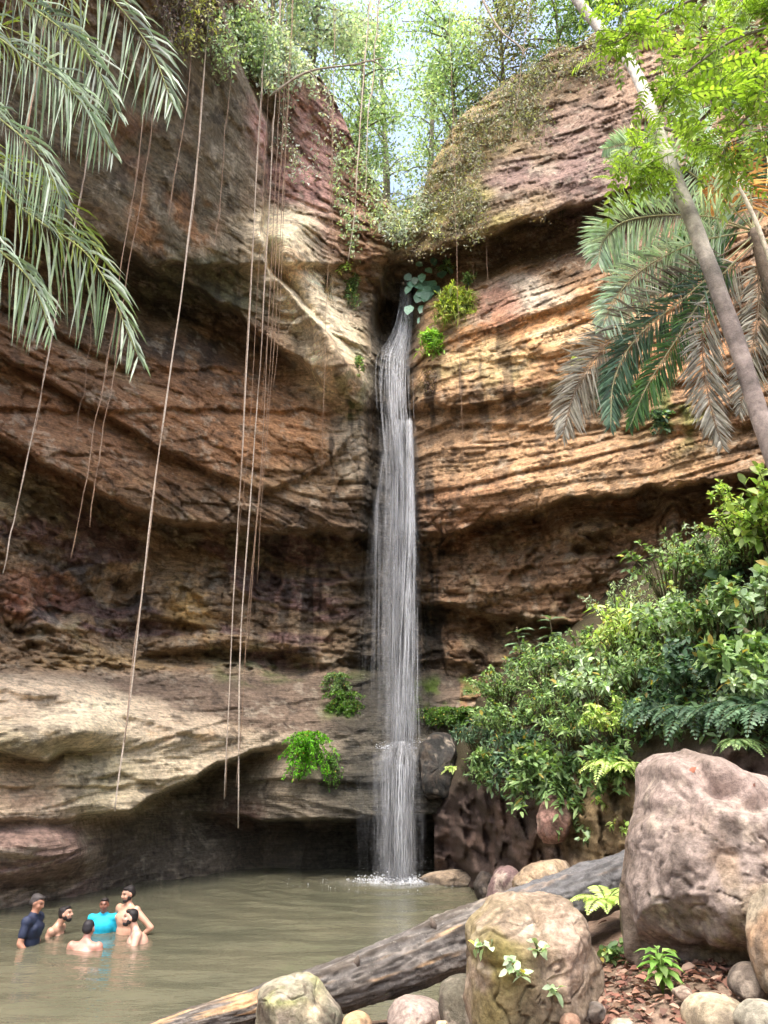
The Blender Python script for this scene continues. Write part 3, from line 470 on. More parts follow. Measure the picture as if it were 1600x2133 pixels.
def veil(bag, top, wk, al, oy, seed):    # a thin curved sheet of water, opaque in streaks and fading at its sides
    t = np.linspace(0, 1, 40); u = np.linspace(-1, 1, 13); c = np.array([np.interp(t, top[:, 0], top[:, i]) for i in (1, 2, 3)]).T; hw = np.interp(t, top[:, 0], top[:, 4]) * wk
    V_ = np.repeat(c[:, None], 13, 1); V_[..., 0] += u[None] * hw[:, None]; V_[..., 1] += oy + .12 * u[None] ** 2 + .05 * fbm(V_ * 2, 2, seed); a_ = al * (1 - u[None] ** 2) * np.ones((40, 1)) * np.clip(np.sin(np.pi * np.clip(t * .96 + .03, 0, 1)) * 4, 0, 1)[:, None]
    i = np.arange(39)[:, None] * 13; j = np.arange(12)[None]; bag.add(V_, None, np.stack([i + j, i + j + 1, i + 14 + j, i + 13 + j], -1), np.concatenate([np.ones((520, 3)), a_.reshape(-1, 1)], 1))
b = Bag(); veil(b, mainp, 1.25, .5, .05, 1); veil(b, mainp, 1.7, .3, .15, 2); veil(b, path([(852, 880, 20.5, 9), (853, 960, 20.2, 10), (854, 1100, 19.95, 14), (846, 1300, 19.5, 22), (838, 1556, 19.15, 26)]), 1.0, .9, -.1, 3); veil(b, low, 1.2, .6, -.02, 4); veil(b, low, 1.8, .3, .1, 5); veil(b, path([(838, 1545, 19.0, 16), (834, 1600, 18.7, 24), (832, 1700, 18.6, 22), (830, 1838, 18.58, 24)]), 1.0, .9, -.1, 6); b.build('veil', M_VEIL, fall)
rg, ag = np.meshgrid(np.linspace(.02, 1, 18), np.linspace(0, 2 * np.pi, 40, endpoint=False), indexing='ij'); V_ = np.stack([FOOT[0] + rg * 1.9 * np.cos(ag), FOOT[1] - .35 + rg * 1.0 * np.sin(ag), .035 + 0 * rg], -1); i = np.arange(17)[:, None] * 40; j = np.arange(40)[None]; jn = (j + 1) % 40
b = Bag().add(V_, None, np.stack([i + j, i + jn, i + 40 + jn, i + 40 + j], -1), np.concatenate([np.ones((720, 3)), (np.exp(-(rg / .42) ** 2) * 1.1).reshape(-1, 1)], 1)); b.build('churned_water', M_FOAM, fall)
b = Bag()                         # foam where the fall strikes the ledge and the pool
def foam(bag, c, rx, ry, rz, n, s, rng):
    for k in range(n):
        q = c + np.array([rng.normal() * rx, rng.normal() * ry, abs(rng.normal()) * rz]); r = s * rng.uniform(.3, 1) ; th = np.linspace(0, 2 * np.pi, 6, endpoint=False)
        ring = np.stack([np.cos(th) * r, np.sin(th) * r, 0 * th], -1); V_ = np.concatenate([q + ring, [q + (0, 0, r * .7), q - (0, 0, r * .7)]]); j = np.arange(6)
        f = np.concatenate([np.stack([j, (j + 1) % 6, np.full(6, 6)], -1), np.stack([(j + 1) % 6, j, np.full(6, 7)], -1)]); bag.add(V_, f, None, np.tile(np.array([1, 1, 1, rng.uniform(.3, 1)]), (8, 1)))
foam(b, FOOT + (0, -.1, -.02), .40, .22, .07, 900, .034, rw); foam(b, FOOT + (0, -.2, 0), 1.0, .5, .008, 500, .014, rw); foam(b, FOOT + (0, 0, .1), .35, .2, .35, 300, .008, rw); foam(b, P(826, 1560, 18.95), .3, .08, .06, 300, .02, rw); foam(b, P(880, 1548, 19.0), .18, .06, .06, 80, .016, rw); foam(b, P(810, 748, 20.7), .12, .1, .2, 120, .02, rw)
b.build('splash_foam', M_FOAM, fall)

# ------------------------------------------------------------------ boulders, stones, log, leaf litter
def outline_boulder(name, label, pts, D, depth, col, seed, dents=(), amp=.06, nth=96, nph=52, pw=.55, cuts=0, streak=0., pal2=None, group=None, back=1.0, cat='boulder'):
    cuts = cuts or (4 if cat == 'stone' else 7); streak = streak or amp * .5
    w = P([p[0] for p in pts], [p[1] for p in pts], D); w = spline(np.concatenate([w, w[:1]]), 200)
    cx, cz = (w[:, 0].min() + w[:, 0].max()) / 2, (w[:, 2].min() + w[:, 2].max()) / 2
    an = np.arctan2(w[:, 2] - cz, w[:, 0] - cx); rd = np.hypot(w[:, 2] - cz, w[:, 0] - cx); o = np.argsort(an); an, rd = an[o], rd[o]
    th = np.linspace(-np.pi, np.pi, nth, endpoint=False); r = np.interp(th, np.r_[an - 2 * np.pi, an, an + 2 * np.pi], np.r_[rd, rd, rd])
    ph = np.linspace(-np.pi / 2, np.pi / 2, nph); TH_, PH = np.meshgrid(th, ph)
    k = np.sign(np.cos(PH)) * np.abs(np.cos(PH)) ** pw; sy = np.sin(PH)
    V = np.stack([cx + r[None] * k * np.cos(TH_), D + depth * np.where(sy > 0, back, 1) * np.sign(sy) * np.abs(sy) ** .8, cz + r[None] * k * np.sin(TH_)], -1)
    n = unit(V - np.array([cx, D, cz])); q = V + seed * 5.1
    ce = np.array([cx, D, cz]); rc = np.random.default_rng(seed); ext = np.abs(V - ce).reshape(-1, 3).max(0)
    for _ in range(cuts):        # flattened, weathered faces
        nk = unit(rc.normal(size=3) * np.array([1, 1, .8])); nk[1] = -abs(nk[1]) if rc.random() < .8 else nk[1]; sup = np.linalg.norm(nk * ext); ex = np.maximum((V - ce) @ nk - sup * rc.uniform(.78, .93), 0); V = V - nk * ex[..., None] * .75
    ck_ = np.abs(fbm(q * .9 + 3, 4, seed + 19, .6)); dsp = -amp * 1.2 * sstep(.028, 0, ck_) + streak * fbm(q * np.array([4.5, 4.5, 1.1]), 4, seed + 7, .6) + amp * .3 * fbm(q * 8, 4, seed + 13, .6) + amp * 2.0 * fbm(q * 1.1, 3, seed) + amp * .7 * fbm(q * 3.2, 4, seed + 3) - amp * .9 * sstep(.06, 0, np.abs(fbm(q * np.array([1.3, 1.3, .9]), 3, seed + 5)))
    for (a, b_, rx, ry, qd) in dents:
        pc = P(a, b_, D); dsp -= qd * np.exp(-(((V[..., 0] - pc[0]) / (rx * D / F)) ** 2 + ((V[..., 2] - pc[2]) / (ry * D / F)) ** 2)) * (V[..., 1] < D + .1)
    V = V + n * dsp[..., None]; base = np.array([cx, D, V[..., 2].min()])
    nc = fbm(q * 1.4, 4, seed + 9); c = np.tile(col[0], TH_.shape + (1,)); c = mixv(c, sstep(-.1, .6, nc), col[1]); n7 = fbm(q * 6, 4, seed + 15, .65); c = mixv(c, sstep(.35, .8, n7) * .6, S(84, 74, 64)); c = mixv(c, sstep(.4, .9, -n7) * .5, S(176, 164, 148))
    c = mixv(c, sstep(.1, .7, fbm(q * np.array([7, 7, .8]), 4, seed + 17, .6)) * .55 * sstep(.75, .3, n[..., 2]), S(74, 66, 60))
    if pal2 is not None:
        for (a, b_, rx, ry, cc) in pal2:
            pc = P(a, b_, D); m = np.exp(-(((V[..., 0] - pc[0]) / (rx * D / F)) ** 2 + ((V[..., 2] - pc[2]) / (ry * D / F)) ** 2)); c = mixv(c, m * sstep(-.5, .3, nc + fbm(q * 5, 3, seed + 11) * .6), cc)
    i = np.arange(nph - 1)[:, None] * nth; j = np.arange(nth)[None]; jn = (j + 1) % nth
    f = np.stack([i + j, i + jn, i + nth + jn, i + nth + j], -1).reshape(-1, 4)
    ob = mesh_np(name, V.reshape(-1, 3) - base, f, M_BOULDER, None, c.reshape(-1, 3)); ob.location = [float(v) for v in base]
    return tag(ob, label, cat, group)
PINK, TAN, GREY = S(176, 148, 136), S(160, 132, 104), S(136, 126, 108)
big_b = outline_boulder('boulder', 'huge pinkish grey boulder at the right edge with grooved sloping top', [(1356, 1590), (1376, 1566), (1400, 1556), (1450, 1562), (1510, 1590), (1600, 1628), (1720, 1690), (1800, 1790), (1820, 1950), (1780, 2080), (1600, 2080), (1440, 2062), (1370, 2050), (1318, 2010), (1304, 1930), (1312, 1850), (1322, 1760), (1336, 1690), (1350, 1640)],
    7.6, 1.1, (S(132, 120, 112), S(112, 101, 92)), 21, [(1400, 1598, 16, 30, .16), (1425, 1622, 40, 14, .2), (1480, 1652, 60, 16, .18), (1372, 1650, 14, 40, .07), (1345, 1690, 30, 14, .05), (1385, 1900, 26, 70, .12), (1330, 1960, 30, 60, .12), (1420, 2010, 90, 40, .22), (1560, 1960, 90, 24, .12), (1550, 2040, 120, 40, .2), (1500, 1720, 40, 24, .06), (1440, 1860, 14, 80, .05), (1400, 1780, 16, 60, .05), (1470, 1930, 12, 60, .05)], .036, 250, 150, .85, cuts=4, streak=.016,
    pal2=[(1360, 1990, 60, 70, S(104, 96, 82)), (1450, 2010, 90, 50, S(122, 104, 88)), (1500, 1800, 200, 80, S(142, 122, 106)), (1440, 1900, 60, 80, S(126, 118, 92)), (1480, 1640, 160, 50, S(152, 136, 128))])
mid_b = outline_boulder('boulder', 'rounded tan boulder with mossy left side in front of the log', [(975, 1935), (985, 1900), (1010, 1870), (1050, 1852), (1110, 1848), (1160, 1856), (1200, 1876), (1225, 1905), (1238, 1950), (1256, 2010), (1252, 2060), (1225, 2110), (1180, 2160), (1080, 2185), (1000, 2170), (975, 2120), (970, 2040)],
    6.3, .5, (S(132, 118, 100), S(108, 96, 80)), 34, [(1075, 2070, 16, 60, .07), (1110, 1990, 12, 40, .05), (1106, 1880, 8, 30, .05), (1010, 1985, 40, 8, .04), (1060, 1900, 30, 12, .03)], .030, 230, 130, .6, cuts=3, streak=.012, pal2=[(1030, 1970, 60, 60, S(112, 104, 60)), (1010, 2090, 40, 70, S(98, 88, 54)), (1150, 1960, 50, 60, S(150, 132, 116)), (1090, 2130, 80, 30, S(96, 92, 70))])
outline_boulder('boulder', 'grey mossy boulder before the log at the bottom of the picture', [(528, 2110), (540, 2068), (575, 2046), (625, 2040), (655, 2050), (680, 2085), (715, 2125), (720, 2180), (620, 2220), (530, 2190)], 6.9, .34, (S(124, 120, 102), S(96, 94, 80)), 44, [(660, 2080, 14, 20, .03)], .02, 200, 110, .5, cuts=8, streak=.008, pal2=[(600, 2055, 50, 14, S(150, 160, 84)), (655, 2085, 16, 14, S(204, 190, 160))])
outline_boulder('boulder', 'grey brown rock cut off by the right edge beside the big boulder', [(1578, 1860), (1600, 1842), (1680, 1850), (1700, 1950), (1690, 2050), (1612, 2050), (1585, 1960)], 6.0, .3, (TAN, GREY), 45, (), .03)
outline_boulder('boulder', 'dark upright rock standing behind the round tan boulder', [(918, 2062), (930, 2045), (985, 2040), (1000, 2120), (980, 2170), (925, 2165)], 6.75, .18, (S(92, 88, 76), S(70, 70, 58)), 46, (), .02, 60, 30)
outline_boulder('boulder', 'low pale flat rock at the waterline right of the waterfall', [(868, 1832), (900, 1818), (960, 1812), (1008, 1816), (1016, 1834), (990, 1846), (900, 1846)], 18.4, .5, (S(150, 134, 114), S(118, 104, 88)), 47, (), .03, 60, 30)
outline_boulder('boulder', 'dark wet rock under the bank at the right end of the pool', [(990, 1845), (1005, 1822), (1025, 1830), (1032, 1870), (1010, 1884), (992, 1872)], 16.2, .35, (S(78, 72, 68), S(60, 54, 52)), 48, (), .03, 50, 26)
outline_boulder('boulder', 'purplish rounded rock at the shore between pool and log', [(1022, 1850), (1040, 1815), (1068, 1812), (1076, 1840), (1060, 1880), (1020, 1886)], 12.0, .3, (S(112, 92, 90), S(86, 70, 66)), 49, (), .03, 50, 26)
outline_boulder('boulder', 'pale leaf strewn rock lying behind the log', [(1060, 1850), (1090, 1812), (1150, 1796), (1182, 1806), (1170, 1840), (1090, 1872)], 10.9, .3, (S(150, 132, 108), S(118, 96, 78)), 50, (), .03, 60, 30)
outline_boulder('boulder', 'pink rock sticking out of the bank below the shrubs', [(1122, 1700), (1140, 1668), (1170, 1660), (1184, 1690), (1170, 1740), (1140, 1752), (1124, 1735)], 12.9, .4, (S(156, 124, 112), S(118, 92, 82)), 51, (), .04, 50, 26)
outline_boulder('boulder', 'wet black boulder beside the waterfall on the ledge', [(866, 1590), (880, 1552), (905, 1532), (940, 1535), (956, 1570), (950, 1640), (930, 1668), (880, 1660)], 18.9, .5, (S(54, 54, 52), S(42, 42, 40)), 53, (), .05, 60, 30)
# pebbles and small stones along the near shore
ST = [('small orange stone beside the grey mossy boulder', 718, 2112, 772, 2150, 6.6, S(206, 170, 130)), ('pinkish flat stone in the shallows below the log', 800, 2080, 925, 2160, 7.4, S(164, 148, 138)), ('cream pebble left of the tan boulder at the bottom edge', 900, 2118, 945, 2150, 6.5, S(206, 186, 152)),
      ('grey stone half buried in leaves near the tan boulder', 1200, 2090, 1262, 2125, 6.1, S(120, 112, 104)), ('round pale pebble at the bottom edge below the leaves', 1270, 2118, 1330, 2150, 5.9, S(196, 180, 156)), ('smooth large beige stone at the bottom right', 1425, 2072, 1560, 2170, 6.0, S(192, 178, 150)), ('dark stone among dry leaves at the right edge', 1530, 2015, 1600, 2080, 6.3, S(110, 100, 90)),
      ('pale stone behind the leafy seedling', 1395, 2050, 1450, 2090, 6.5, S(186, 166, 148)), ('brown stone in front of the seedling', 1170, 2112, 1210, 2145, 5.8, S(150, 120, 100)), ('grey rounded stone at the bottom right corner', 1540, 2090, 1640, 2170, 5.7, S(150, 146, 130))]
for k, (lb, x0, y0, x1, y1, D, cc) in enumerate(ST):
    a = np.linspace(0, 2 * np.pi, 9, endpoint=False); mx, my, rx, ry = (x0 + x1) / 2, (y0 + y1) / 2, (x1 - x0) / 2, (y1 - y0) / 2; rs = np.random.default_rng(k)
    outline_boulder('stone', lb, [(mx + rx * math.cos(t) * q, my + ry * math.sin(t) * q) for t, q in zip(a, rs.uniform(.9, 1.08, 9))], D, rx * D / F * .9, (cc * .72, cc * .52), 60 + k, (), .014, 44, 22, group='stones on the near shore', cat='stone')
# the fallen trunk
lg = thing('fallen_log', 'long weathered grey tree trunk lying across the shore behind boulders', 'log', P(830, 2040, 8.0))
ctl = [(300, 2158, 7.2, 22), (400, 2128, 7.3, 30), (500, 2104, 7.45, 36), (580, 2082, 7.6, 44), (680, 2062, 7.7, 56), (830, 2010, 7.9, 66), (970, 1955, 8.2, 70), (1110, 1900, 8.7, 66), (1230, 1855, 9.2, 62), (1340, 1815, 9.7, 58)]
cp = spline([P(a, b_, d) for a, b_, d, r in ctl], 420); rad = np.interp(np.linspace(0, 1, 420), np.linspace(0, 1, len(ctl)), [r * d / F * .72 for a, b_, d, r in ctl])
V_, f3, f4 = tube(cp, rad, 96); t_ = unit(np.gradient(cp, axis=0)); ring = V_[:-2].reshape(420, 96, 3); dirs = unit(ring - cp[:, None])
ang = np.arange(96) / 96 * 6.283; lenc = np.linspace(0, 9, 420); qn = np.stack(np.broadcast_arrays(np.cos(ang)[None] * 2.2, np.sin(ang)[None] * 2.2, lenc[:, None] * .55), -1)
rid = fbm(qn * 2.2, 4, 91); ck = sstep(.1, 0, np.abs(fbm(qn * np.array([2.4, 2.4, 1.2]), 3, 93))); ring = ring + dirs * (rad[:, None] * (.06 * rid - .08 * ck + .055 * fbm(qn * np.array([3.5, 3.5, 9]), 4, 94, .6)))[..., None]
V_[:-2] = ring.reshape(-1, 3); pt = fbm(qn * 1.1 + 7, 3, 95); lc = mixv(np.tile(S(88, 84, 80), (420, 96, 1)), sstep(-.2, .4, rid), S(70, 63, 55)); lc = mixv(lc, sstep(.45, .6, pt) * sstep(-.3, .3, rid) * .8, S(170, 140, 104)); lc = mixv(lc, sstep(.2, .7, fbm(qn * np.array([3, 3, 6]), 4, 96)) * .6, S(60, 54, 48)); lc = mixv(lc, sstep(.3, .8, fbm(qn * np.array([5, 5, 5]) + 4, 3, 98)) * .6, S(134, 128, 120)); lc = mixv(lc, ck * .7, S(44, 40, 36))
lc = mixv(lc, np.exp(-((lenc[:, None] - 2.0) / .5) ** 2) * sstep(.0, .3, pt) * np.ones((1, 96)), S(176, 142, 104)); lc = mixv(lc, sstep(6.2, 6.8, lenc)[:, None] * .6 * np.ones((1, 96)), S(90, 92, 96))
b = Bag().add(V_, f3, f4, np.concatenate([lc.reshape(-1, 3), [S(150, 120, 90)] * 2])); b.build('trunk', M_BARK, lg)
for (i_, d, l) in ((262, (-.2, -.3, .6), .14), (205, (.1, -.4, .6), .12)):
    p = cp[i_] + unit(d) * rad[i_] * .75; V_, f3, f4 = tube(np.array([p, p + unit(d) * l * .6, p + unit(d) * l]), [.045, .028, .008], 10); Bag().add(V_, f3, f4, S(100, 90, 80)).build('branch_stub', M_BARK, lg)
# leaf litter
def ground_px(px, py):
    d = np.linspace(4, 16, 600); q = P(px, py, d); z = gz(q[:, 0], q[:, 1]); k = np.argmax(q[:, 2] <= z); return np.array([q[k, 0], q[k, 1], z[k]])
rl = np.random.default_rng(3); LIT = [S(128, 88, 74), S(150, 110, 92), S(100, 68, 58), S(164, 138, 120), S(118, 94, 76), S(84, 60, 50)]
n = 2600; xs = np.concatenate([rl.uniform(1.2, 4.6, n), rl.uniform(1.2, 2.6, 150)]); ys = np.concatenate([rl.uniform(5.0, 8.2, n), rl.uniform(9.6, 11.5, 150)]); base = np.stack([xs, ys, gz(xs, ys) + rl.uniform(.005, .05, len(xs))], -1)
aa = rl.uniform(0, 6.28, len(xs)); b = Bag(); add_leaves(b, base, np.stack([np.cos(aa), np.sin(aa), rl.normal(0, .25, len(xs))], -1), np.stack([rl.normal(0, .4, len(xs)), rl.normal(0, .4, len(xs)), np.ones(len(xs))], -1), rl.uniform(.07, .15, len(xs)), rl.uniform(.03, .065, len(xs)), LIT, True, .2, .25)
tag(b.build('leaf_litter', M_DEAD), 'reddish brown dry leaves covering the ground at the bottom right', 'leaf litter', kind='stuff')
bpy.context.view_layer.update()
def hit(ob, px, py):
    o_ = Vector((0, 0, H)); d_ = Vector(P(px, py, 1.0)) - o_; d_.normalize(); mi = ob.matrix_world.inverted()
    ok, loc, nr, _ = ob.ray_cast(mi @ o_, d_); return (np.array(ob.matrix_world @ loc), np.array(nr)) if ok else (None, None)
for (px, py, ob, L, cc, lb) in ((1470, 1712, big_b, .16, S(206, 190, 186), 'pale curled leaf lying on the big pink boulder'), (1562, 1648, big_b, .09, S(120, 84, 72), 'small brown leaf on the top slope of the big boulder'), (1422, 1612, big_b, .14, S(150, 96, 74), 'brown leaf caught in the groove of the big boulder'), (1398, 1590, big_b, .10, S(130, 80, 64), 'short dark leaf at the head of the boulder groove'), (1592, 1705, big_b, .10, S(140, 110, 100), 'narrow dry leaf on the boulder by the right edge'), (1138, 1856, mid_b, .06, S(80, 56, 44), 'dark curled leaf on top of the round tan boulder')):
    p, nr = hit(ob, px, py)
    if p is None: continue
    b = Bag(); add_leaves(b, [p + nr * .02], [unit(np.cross(nr, (random.uniform(-.4, .4), 1, .4)))], [nr], L, L * .45, [cc], True, .1, .35); lf_ = b.build('fallen_leaf', M_DEAD, None, p); lf_.location = [float(v) for v in p]; tag(lf_, lb, 'leaf', 'leaves fallen on the boulders')

# ------------------------------------------------------------------ plants
rv = np.random.default_rng(23)
G_MID = [S(86, 122, 58), S(108, 142, 72), S(70, 104, 54), S(124, 152, 84)]; G_PALE = [S(140, 166, 120), S(164, 186, 146), S(110, 142, 92), S(128, 158, 118)]; G_LIME = [S(150, 184, 64), S(170, 198, 84), S(126, 164, 54), S(186, 206, 100)]
G_DARK = [S(52, 86, 56), S(66, 102, 70), S(42, 72, 50), S(84, 120, 84)]; G_HAZY = [S(156, 176, 162), S(178, 194, 182), S(126, 150, 134), S(142, 164, 146)]; G_GREY = [S(118, 126, 96), S(94, 106, 76), S(140, 144, 116), S(110, 96, 76)]  # the pale bluish set has haze and sky glare mixed into its leaf colours
BROWN = [S(150, 124, 96), S(124, 100, 78), S(172, 150, 124)]
for _p in (G_MID, G_PALE, G_LIME, G_DARK, G_HAZY, G_GREY):
    for _k in range(len(_p)): _p[_k] = np.minimum((_p[_k] * .72 + _p[_k].mean() * .28) * (1.55 if _p is not G_HAZY else 1.7), .78)
def rdir(n, rng=rv, zb=0.): v = rng.normal(size=(n, 3)); v[:, 2] += zb; return unit(v)
def shrub(name, label, base, h, r, nst, lps, L, pal, cat='shrub', wid=.42, big=True, hang=0., lean=(0, -.25, 0), mat=None, group='shrubs and creepers on the right bank', zmin=.15):
    """a plant of curved stems with leaves set along them"""
    t = thing(name, label, cat, base, group); stems, fol = Bag(), Bag(); base = np.array(base, float); bb, dd, nn, LL = [], [], [], []
    for k in range(nst):
        a = rv.uniform(0, 6.283); q = math.sqrt(rv.random()) * r; up = h * rv.uniform(.45, 1.05) * (1 - .45 * (q / r) ** 2)
        tip = base + np.array([math.cos(a) * q + lean[0] * h, math.sin(a) * q + lean[1] * h, up]); st = base + np.array([math.cos(a), math.sin(a), 0]) * (q * .25 if (r > .3 and not hang) else 0)
        if hang: tip = base + np.array([math.cos(a) * q, -abs(math.sin(a)) * q * .8 - .1, (.25 * h if rv.random() < .3 else -hang * rv.uniform(.1, 1))])
        mid = (st + tip) / 2 + np.array([math.cos(a) * q * -.1, math.sin(a) * q * -.1, h * .12 + (hang * .3)]); pts = spline([st, mid, tip], 7)
        V_, f3, f4 = tube(pts, np.linspace(.014, .004, 7) * min(1.6, max(.6, h)), 3); stems.add(V_, f3, f4, S(92, 88, 58))
        u = zmin + (1 - zmin) * np.sqrt(rv.random(lps)); p = np.array([np.interp(u, np.linspace(0, 1, 7), pts[:, i]) for i in range(3)]).T; o = rdir(lps, zb=.25); o[:, 1] -= .35
        bb.append(p); dd.append(unit(o + (tip - st) * .4)); nn.append(unit(rdir(lps) * .55 + np.array([0, -.35, .8]))); LL.append(L * rv.uniform(.55, 1.2, lps))
    LL = np.concatenate(LL); add_leaves(fol, np.concatenate(bb), np.concatenate(dd), np.concatenate(nn), LL, LL * wid, pal, big, .25, .12, .42, .035)
    stems.build('stems', M_BARK, t); fol.build('foliage', mat or M_LEAF, t); return t
def fern_frond(bag, base, d, L, pal, n=16, droop=.55, w=.26):
    tt = np.linspace(0, 1, n); d = unit(d); p = base + d * L * tt[:, None] - np.array([0, 0, 1]) * droop * L * tt[:, None] ** 2; tg = unit(np.gradient(p, axis=0)); s = unit(np.cross(tg, [0, 0, 1.])); nr = np.cross(s, tg)
    V_, f3, f4 = tube(p, np.linspace(.006, .002, n), 3); bag.add(V_, f3, f4, S(90, 96, 50)); m = slice(2, n); prof = np.sin(np.pi * (tt[m] ** .7)) * .9 + .1
    for sg in (-1, 1):
        wL = w * L * prof * rv.uniform(.85, 1.1, n - 2); add_leaves(bag, p[m], s[m] * sg + tg[m] * .45, nr[m], wL, np.full(n - 2, L / n * 1.15), pal, False, .2, .05, .18)
def fern(name, label, base, nf, L, pal, yaw=(0, 6.28), up=.6, droop=.55, group='ferns on the right bank', mat=None):
    t = thing(name, label, 'fern', base, group)
    for k in range(nf):
        a = yaw[0] + (yaw[1] - yaw[0]) * (k + rv.random() * .7) / nf; b = Bag(); fern_frond(b, np.array(base), (math.cos(a), math.sin(a), up * rv.uniform(.5, 1.4)), L * rv.uniform(.75, 1.15), pal, 18, droop * rv.uniform(.7, 1.2)); b.build('frond', mat or M_LEAF, t)
    return t
def palm_frond(t, pts, Ll, n, pal, hang=.5, wid=.035, fwd=.55, rad=.016, ribcol=S(150, 160, 96), mat=None, start=.12, rag=.0, dl=.5, vee=.0, face=None):
    """pinnate palm leaf: a midrib and its two rows of narrow leaflets"""
    p = spline(pts, 60); rib = Bag(); V_, f3, f4 = tube(p, np.linspace(rad, rad * .25, 60), 6); rib.add(V_, f3, f4, ribcol); ro = rib.build('frond', M_BARK, t)
    u = np.linspace(start, .995, n); q = np.array([np.interp(u, np.linspace(0, 1, 60), p[:, i]) for i in range(3)]).T; tg = unit(np.array([np.interp(u, np.linspace(0, 1, 60), np.gradient(p, axis=0)[:, i]) for i in range(3)]).T); s = unit(np.cross(tg, [0, 0, 1.] if face is None else face)); up = np.cross(s, tg)
    prof = np.clip(np.sin(np.pi * np.clip(u * .86 + .14, 0, 1)) ** .6, .25, 1); lv = Bag()
    for sg in (-1, 1):
        keep = rv.random(n) > rag; L_ = Ll * prof[keep] * rv.uniform(.85, 1.1, keep.sum()); jit = rv.normal(size=(keep.sum(), 3)) * .18
        d = unit(s[keep] * sg + tg[keep] * (fwd + .5 * u[keep][:, None] ** 3) + up[keep] * vee - np.array([0, 0, hang]) + jit); add_leaves(lv, q[keep], d, up[keep] + rv.normal(size=(keep.sum(), 3)) * .15, L_, wid * rv.uniform(.8, 1.15, keep.sum()), pal, True, dl * .5, .12, .3)
    lo = lv.build('leaflets', mat or M_PALE, ro, t.location); tag(lo, kind='stuff'); return ro
def px3(rows): return [P(a, b_, d) for a, b_, d in rows]

# palm at the left edge, its crown just outside the frame
PALML = [S(112, 136, 100), S(156, 176, 150), S(84, 108, 68), S(186, 200, 186), S(104, 124, 80)]; PALMY = [S(140, 158, 62), S(120, 142, 54), S(158, 170, 84)]
cl = P(-420, -60, 6.8); pb = np.array([cl[0] - .5, cl[1] - .3, .5])
lp = thing('palm_tree', 'leaning palm at the left edge with long drooping silvery green fronds', 'palm', pb)
V_, f3, f4 = tube(spline([pb, pb * .5 + cl * .5 + (.15, 0, 0), cl], 40), np.linspace(.13, .09, 40), 14, .1, 3); Bag().add(V_, f3, f4, S(120, 112, 98)).build('trunk', M_BARK, lp)
for rows, Ll, n, pal, hang in (
    ([(-420, -60, 6.8), (-60, -210, 6.6), (170, -60, 6.4), (300, 80, 6.3), (362, 220, 6.3)], .62, 74, PALML, .9), ([(-420, -60, 6.8), (-150, -130, 6.5), (60, 10, 6.3), (180, 110, 6.2), (248, 240, 6.2)], .58, 70, PALML, .9),
    ([(-420, -60, 6.8), (-160, -20, 6.3), (40, 110, 6.1), (150, 190, 6.0), (236, 320, 6.0)], .52, 70, PALML, 1.0), ([(-420, -60, 6.8), (-180, 60, 6.1), (-30, 220, 6.0), (70, 310, 5.9), (140, 430, 5.9)], .5, 64, PALML, 1.0),
    ([(-420, -60, 6.8), (-200, 180, 6.2), (30, 420, 6.2), (190, 540, 6.2), (290, 745, 6.2)], .56, 84, PALML, .75), ([(-420, -60, 6.8), (-220, 240, 6.0), (-40, 480, 5.9), (60, 580, 5.9), (108, 690, 5.9)], .42, 60, PALML, .8),
    ([(-420, -60, 6.8), (-220, -240, 6.9), (0, -180, 6.9), (120, -40, 6.9), (180, 120, 7.0)], .55, 60, PALMY, .7), ([(-420, -60, 6.8), (-250, 120, 6.5), (-60, 300, 6.5), (120, 420, 6.6), (230, 560, 6.7)], .5, 64, PALMY, .4),
    ([(-420, -60, 6.8), (-300, 0, 6.8), (-120, 60, 6.8), (20, 60, 6.9), (150, 170, 7.0)], .4, 40, PALMY, .5)):
    palm_frond(lp, px3(rows), Ll * 1.3, int(n * 1.1), pal, hang * .5, .027, .75, dl=1.15, rag=.28, face=unit((.15, .85, .5)))

